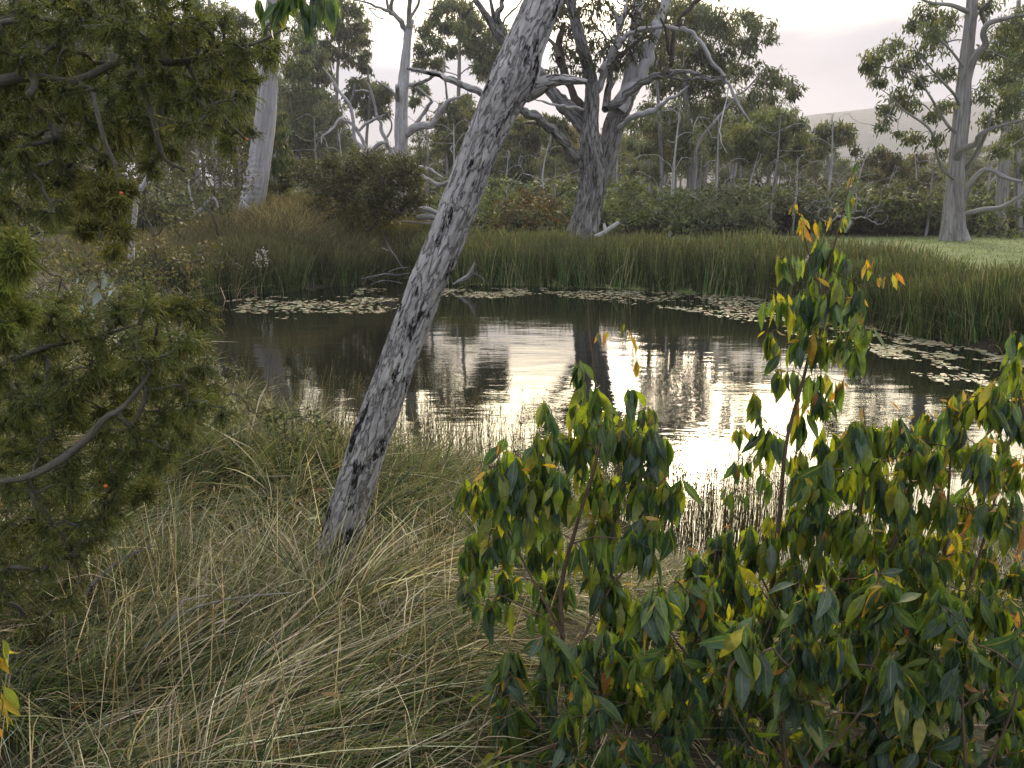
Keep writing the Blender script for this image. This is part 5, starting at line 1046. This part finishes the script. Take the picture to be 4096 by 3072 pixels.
sapling('gum sapling in front at centre, its slender shoots rising before the tree reflection', [('D', [(1235, 1800, 9), (1225, 1500, 9), (1212, 1280, 8), (1250, 1120, 6), (1295, 960, 5), (1285, 820, 3), (1272, 700, 1.5), (1270, 630, .8)], 2.2, 2.5), ('D', [(1220, 1380, 6), (1150, 1250, 4), (1090, 1130, 3), (1060, 1010, 2)], 2.2, 2.3), ('D', [(1225, 1450, 5), (1300, 1300, 4), (1400, 1150, 3), (1420, 1000, 2)], 2.2, 2.5)],
        [(1040, 1060, 45), (1080, 1020, 55), (1150, 980, 60), (1220, 940, 60), (1290, 920, 55), (1360, 940, 60), (1420, 960, 50), (1120, 1080, 65), (1200, 1060, 65), (1300, 1040, 65), (1380, 1060, 65), (1440, 1060, 45), (1020, 1200, 50), (1000, 1260, 40), (1080, 1160, 60), (1180, 1160, 60), (1300, 1150, 60), (1400, 1160, 60), (1050, 1300, 40), (1280, 850, 30), (1250, 790, 28), (1370, 850, 25), (1400, 880, 30), (1200, 1270, 55), (1300, 1260, 60), (1100, 1250, 40), (1290, 720, 15), (1350, 700, 12), (1380, 780, 14), (1180, 880, 25), (1250, 880, 40)], 2.4, .3, st=22, leaf=.098, last=.2, space=.024)
sapling('tall slim gum sapling with bare reddish leader before the bright water at right', [('D', [(1650, 1500, 8), (1670, 1250, 8), (1685, 1100, 7), (1700, 950, 6), (1740, 800, 5), (1775, 640, 4), (1810, 500, 2.5), (1835, 400, 1.5), (1850, 340, .8)], 2.5, 2.7), ('D', [(1775, 640, 2.5), (1745, 540, 2), (1722, 450, 1)], 2.65, 2.6), ('D', [(1790, 580, 2), (1870, 620, 1.5), (1920, 600, 1)], 2.65, 2.6)],
        [(1700, 560, 28), (1770, 540, 35), (1820, 560, 30), (1680, 640, 32), (1730, 640, 40), (1790, 640, 45), (1850, 660, 36), (1870, 700, 28), (1670, 720, 30), (1730, 720, 38), (1790, 730, 45), (1850, 760, 32), (1690, 800, 30), (1760, 820, 36), (1820, 830, 28), (1620, 870, 30), (1590, 930, 25), (1650, 940, 40), (1720, 900, 35), (1730, 490, 20), (1830, 480, 15), (1900, 600, 12), (1780, 880, 30), (1600, 1000, 26), (1570, 1060, 24), (1720, 990, 35), (1835, 430, 20), (1852, 375, 14), (1800, 470, 18), (1738, 470, 16), (1930, 600, 16), (1880, 560, 16), (1855, 345, 8), (1715, 440, 10)], 2.65, .16, st=15, leaf=.10, last=.16, space=.026, young=.5)
sapling('leafy gum sapling with pointed yellow green top, right of the tall slim one', [('D', [(1790, 1800, 9), (1800, 1500, 9), (1830, 1300, 7), (1860, 1100, 5), (1870, 950, 3), (1865, 880, 1.5)], 2.4, 2.7), ('D', [(1800, 1500, 5), (1700, 1350, 4), (1620, 1200, 3)], 2.4, 2.5), ('D', [(1820, 1400, 5), (1920, 1200, 4), (1960, 1020, 3)], 2.4, 2.6)],
        [(1850, 930, 50), (1800, 960, 45), (1900, 950, 45), (1760, 1040, 55), (1840, 1040, 60), (1920, 1040, 55), (1700, 1120, 55), (1780, 1140, 60), (1860, 1140, 60), (1940, 1140, 60), (1640, 1180, 55), (1720, 1220, 60), (1820, 1240, 60), (1920, 1240, 60), (1980, 1000, 50), (1560, 1200, 50), (1600, 1280, 55), (1700, 1320, 60), (1840, 1340, 60)], 2.55, .3, st=24, leaf=.10, last=.2, space=.024, yel=.35)
sapling('dense gum sapling with many orange new tips near the right edge', [('D', [(2060, 1800, 9), (2050, 1500, 8), (2040, 1250, 6), (2050, 1050, 4), (2060, 880, 2)], 2.3, 2.6), ('D', [(2050, 1400, 5), (2130, 1150, 4), (2180, 950, 2.5)], 2.3, 2.4)],
        [(2000, 900, 35), (2060, 890, 45), (2110, 870, 45), (2160, 860, 45), (2200, 880, 45), (1980, 960, 45), (2050, 980, 60), (2130, 980, 60), (2200, 1000, 60), (2000, 1080, 60), (2090, 1090, 60), (2180, 1110, 60), (2020, 1190, 60), (2120, 1200, 60), (2200, 1240, 60), (2000, 1300, 60), (2090, 1310, 60), (2190, 1350, 60), (1940, 920, 30)], 2.45, .3, st=22, leaf=.094, last=.2, space=.024, young=.8, yel=.45)
sapling('gum sapling shoot with broad leaves at the right edge beside the lily pads', [('D', [(2280, 1200, 7), (2240, 1000, 6), (2200, 850, 4), (2185, 740, 2.5), (2180, 690, 1)], 2.1, 2.2)], [(2190, 720, 28), (2170, 760, 30), (2205, 780, 32), (2180, 820, 34), (2215, 830, 30), (2215, 720, 25)], 2.15, .12, st=8, leaf=.075, last=.12, space=.02, yel=.4)
sapling('low bushy gum sapling filling the bottom edge below the slender centre sapling', [('D', [(1330, 1900, 8), (1300, 1700, 7), (1290, 1500, 5), (1300, 1380, 3)], 1.8, 2.0), ('D', [(1310, 1720, 5), (1180, 1580, 4), (1100, 1500, 2)], 1.8, 1.8), ('D', [(1310, 1720, 5), (1450, 1550, 4), (1520, 1400, 2)], 1.8, 1.9)],
        [(1110, 1430, 50), (1180, 1460, 60), (1090, 1540, 50), (1160, 1580, 65), (1260, 1420, 60), (1260, 1530, 70), (1350, 1400, 60), (1360, 1500, 70), (1450, 1430, 60), (1460, 1530, 70), (1130, 1650, 60), (1240, 1650, 70), (1350, 1630, 70), (1460, 1640, 70), (1530, 1350, 55), (1550, 1460, 60), (1400, 1300, 50), (1500, 1270, 50), (1060, 1660, 35), (1180, 1380, 40)], 1.95, .28, st=24, leaf=.090, last=.17, space=.021, yel=.14, young=.2)
sapling('bushy gum sapling in the bottom right foreground with long blue green leaves', [('D', [(1720, 1900, 9), (1700, 1700, 8), (1690, 1500, 5), (1700, 1380, 3)], 1.8, 2.0), ('D', [(1710, 1700, 5), (1850, 1550, 4), (1920, 1420, 2)], 1.8, 1.9), ('D', [(1710, 1750, 4), (1620, 1600, 3), (1560, 1500, 2)], 1.8, 1.7)],
        [(1620, 1380, 60), (1700, 1400, 65), (1790, 1390, 65), (1880, 1380, 65), (1570, 1560, 65), (1650, 1500, 70), (1740, 1500, 70), (1840, 1490, 70), (1930, 1470, 60), (1600, 1640, 70), (1700, 1620, 75), (1800, 1610, 75), (1900, 1600, 75), (1760, 1290, 55), (1900, 1290, 55)], 1.95, .28, st=26, leaf=.094, last=.19, space=.021, yel=.16, young=.25)
sapling('gum sapling in the bottom right corner, leaves overlapping the photo edge', [('D', [(2100, 1900, 9), (2090, 1700, 8), (2080, 1550, 5), (2080, 1420, 3)], 1.75, 1.9), ('D', [(2090, 1750, 5), (2180, 1550, 4), (2220, 1400, 2)], 1.75, 1.8)],
        [(1990, 1400, 60), (2070, 1410, 65), (2150, 1430, 65), (2210, 1400, 60), (1990, 1510, 70), (2080, 1520, 70), (2170, 1540, 70), (1990, 1620, 75), (2090, 1630, 75), (2190, 1640, 75), (2040, 1320, 50), (2160, 1310, 50)], 1.9, .25, st=24, leaf=.090, last=.17, space=.021, yel=.2, young=.25)
sapling('gum sapling crowded between the centre and right saplings, low on the bank', [('D', [(1560, 1900, 8), (1550, 1600, 7), (1530, 1400, 5), (1540, 1250, 3), (1550, 1150, 1.5)], 2.2, 2.5), ('D', [(1550, 1500, 4), (1440, 1350, 3), (1420, 1250, 2)], 2.2, 2.3), ('D', [(1550, 1500, 4), (1640, 1400, 3), (1680, 1300, 2)], 2.2, 2.4)],
        [(1560, 1180, 45), (1500, 1230, 55), (1580, 1260, 60), (1440, 1290, 50), (1520, 1320, 65), (1620, 1340, 65), (1400, 1380, 60), (1480, 1410, 65), (1570, 1430, 70), (1650, 1440, 60), (1440, 1500, 65), (1540, 1530, 65), (1340, 1340, 50), (1360, 1440, 50)], 2.35, .2, st=22, leaf=.094, last=.2, space=.024, yel=.3)
sapling('gum sapling behind the bottom row at right, its leaves pale green and dense', [('D', [(1980, 1900, 8), (1970, 1650, 7), (1950, 1450, 5), (1960, 1250, 3), (1970, 1150, 1.5)], 2.1, 2.3), ('D', [(1970, 1550, 4), (2060, 1400, 3), (2110, 1280, 2)], 2.1, 2.3), ('D', [(1970, 1550, 4), (1880, 1420, 3), (1840, 1300, 2)], 2.1, 2.3)],
        [(1960, 1200, 50), (1900, 1260, 60), (2010, 1270, 60), (1860, 1350, 60), (1960, 1360, 65), (2060, 1350, 60), (2130, 1300, 55), (1830, 1280, 50), (1880, 1450, 65), (2000, 1450, 65), (2110, 1430, 65), (2190, 1480, 60), (1950, 1540, 65)], 2.2, .2, st=22, leaf=.092, last=.2, space=.024, yel=.35)
# gum leaves poking in elsewhere
sapling('small bunch of drooping gum leaves hanging into view at the top beside the cypress', [('D', [(620, -200, 3), (640, -110, 2.5), (650, -50, 1.5)], 3.0, 3.0)], [(585, 0, 28), (620, 0, 28), (660, 5, 28), (700, -10, 28), (730, 0, 26), (640, -20, 30)], 3.0, .1, st=14, leaf=.12, last=.1, space=.03, name='gum_branch', young=.0, yel=.03)
sapling('few yellow and green gum leaves hanging in at the lower left edge', [('D', [(-90, 1250, 2), (-40, 1320, 1.5), (-10, 1370, 1)], .9, .9)], [(-5, 1420, 22), (0, 1500, 22), (5, 1570, 15), (-30, 1500, 40)], .9, .03, st=3, leaf=.055, last=.06, space=.02, name='gum_branch', yel=1.2)

# pale leaves on the left bank, white flowers, berries, bird
bl = leaf_geo(.12, .42, .2, .1); mpale = plain('pale_blue_green_leaf', (.42, .50, .46), .5)
root = thing('gum_seedling', 'seedling with pale blue green upright leaves on the left bank', 'seedling', baseloc(W(95, 300, 8)))
for a, b_, L in [(200, 600, .17), (235, 590, .2), (245, 605, .17), (215, 625, .17), (230, 640, .16), (180, 655, .16), (190, 640, .14), (205, 670, .16), (250, 620, .12), (170, 590, .12), (220, 580, .15), (195, 690, .12), (185, 620, .15)]:
    p = W(a * .463, b_ * .463, 7 + rng.uniform(-.2, .2)); R_ = lookm(unit(np.array([rng.normal() * .3, rng.normal() * .2, -1])), unit(np.array([rng.normal() * .4, -1, .3])))
    me = make_mesh('pale_leaf', bl[0] @ R_.T * L + p, bl[1]); stay(link('leaf', me, mpale), root)
P_, R_ = WP('D', [(215, 720, 1.5), (215, 650, 1.5), (220, 580, 1)], 7); b = Bag(); b.tube(P_, R_, 5); stay(link('stem', b.mesh('stem'), M_twig), root)
mwh = plain('white_flower_petals', (.8, .8, .78), .6)
for lab, pts in [('spray of small white flowers hanging low in the reeds at left', [(510, 575, 8, 34), (514, 588, 6, 14)]), ('cluster of small white flowers higher in the reeds at left', [(558, 560, 10, 36), (572, 545, 6, 14), (575, 568, 6, 12)])]:
    root = thing('white_flowers', lab, 'flowers', baseloc(W(pts[0][0] * .463, pts[0][1] * .463, 24)), 'white flowers among the left reeds')
    b = Bag()
    for (a, b_, s, n_) in pts:
        for _ in range(n_):
            p = W((a + rng.normal() * s * .6) * .463, (b_ + rng.normal() * s) * .463, 24.2 + rng.uniform(-.3, .1)); d = rdir(5); b.rib(curves(np.repeat([p], 5, 0), d, np.full(5, .035), 3), facing(d), np.repeat([[.01, .025, .01]], 5, 0), np.full((5, 3), .8))
    stay(link('petals', b.mesh('petals', smooth=False), mwh, kind='stuff'), root)
mor = plain('orange_gall', (.55, .12, .03), .5)
def ball(name, label, cat, c, r, mat, squash=(1, 1, 1), parent=None, n=10, group=None):
    th_ = np.linspace(0, np.pi, n); V = []; 
    for a in th_:
        for k in range(n * 2): f = k / (n * 2) * 2 * np.pi; V.append((math.sin(a) * math.cos(f) * r * squash[0], math.sin(a) * math.sin(f) * r * squash[1], math.cos(a) * r * squash[2]))
    m2 = n * 2; Q_ = [(i * m2 + k, i * m2 + (k + 1) % m2, (i + 1) * m2 + (k + 1) % m2, (i + 1) * m2 + k) for i in range(n - 1) for k in range(m2)]
    V = np.array(V) * (1 + .08 * fbm(np.array(V) / r * 1.5 + 4, 2)[:, None]) + np.array(c); me = make_mesh(name, V, Q_)
    if parent is None:
        o = link(name, me, mat); o['label'] = label; o['category'] = cat
        if group: o['group'] = group
        return o
    return stay(link(name, me, mat), parent)
for a, b_, Y_, r, lab in [(533, 301, 4.3, .008, 'small orange gall on the hanging cypress bough tip'), (228, 1050, 2.35, .006, 'tiny orange red gall on the lower cypress branch'), (262, 418, 3.8, .01, 'small orange gall on the rounded cypress spray')]:
    ball('orange_gall', lab, 'gall', W(a * .463, b_ * .463, Y_), r, mor)
# perched bird on the long bare limb
bp_ = W(475 + .1243 * 1662, .1243 * 190, 31.0); root = thing('bird', 'small pale headed bird perched on the long bare limb of the big grey tree', 'bird', baseloc(bp_ - np.array([0, 0, .1])))
md = plain('brown_feathers', (.07, .05, .04), .8); ml = plain('cream_feathers', (.62, .58, .5), .8)
b = Bag(); b.tube(np.array([bp_ + q for q in np.array([(-.10, 0, -.20), (-.07, 0, -.12), (-.03, 0, -.03), (.01, 0, .05), (.03, 0, .12), (.05, -.0, .17), (.05, 0, .21)])]), np.array([.012, .03, .06, .07, .05, .055, .02]), 14, step=.01); stay(link('body', b.mesh('body'), md), root)
ball('head', '', '', bp_ + np.array([.055, -.01, .17]), .062, ml, (1.1, .95, .9), root)
b = Bag(); b.tube(np.array([bp_ + q for q in np.array([(.09, -.02, .17), (.13, -.03, .165), (.175, -.035, .155)])]), np.array([.018, .013, .003]), 8, step=.01); stay(link('beak', b.mesh('beak'), md), root)
ball('breast', '', '', bp_ + np.array([.035, -.035, .03]), .055, ml, (.8, .7, 1.3), root)
for s in (-1, 1):
    b = Bag(); b.tube(np.array([bp_ + q for q in np.array([(.01, -.02 + s * .02, -.02), (.015, -.03 + s * .02, -.07), (.03, -.04 + s * .02, -.085)])]), np.array([.008, .006, .005]), 6, step=.01); stay(link('leg', b.mesh('leg'), md), root)
print('tris ~', sum(len(m.polygons) for m in bpy.data.meshes) * 2)
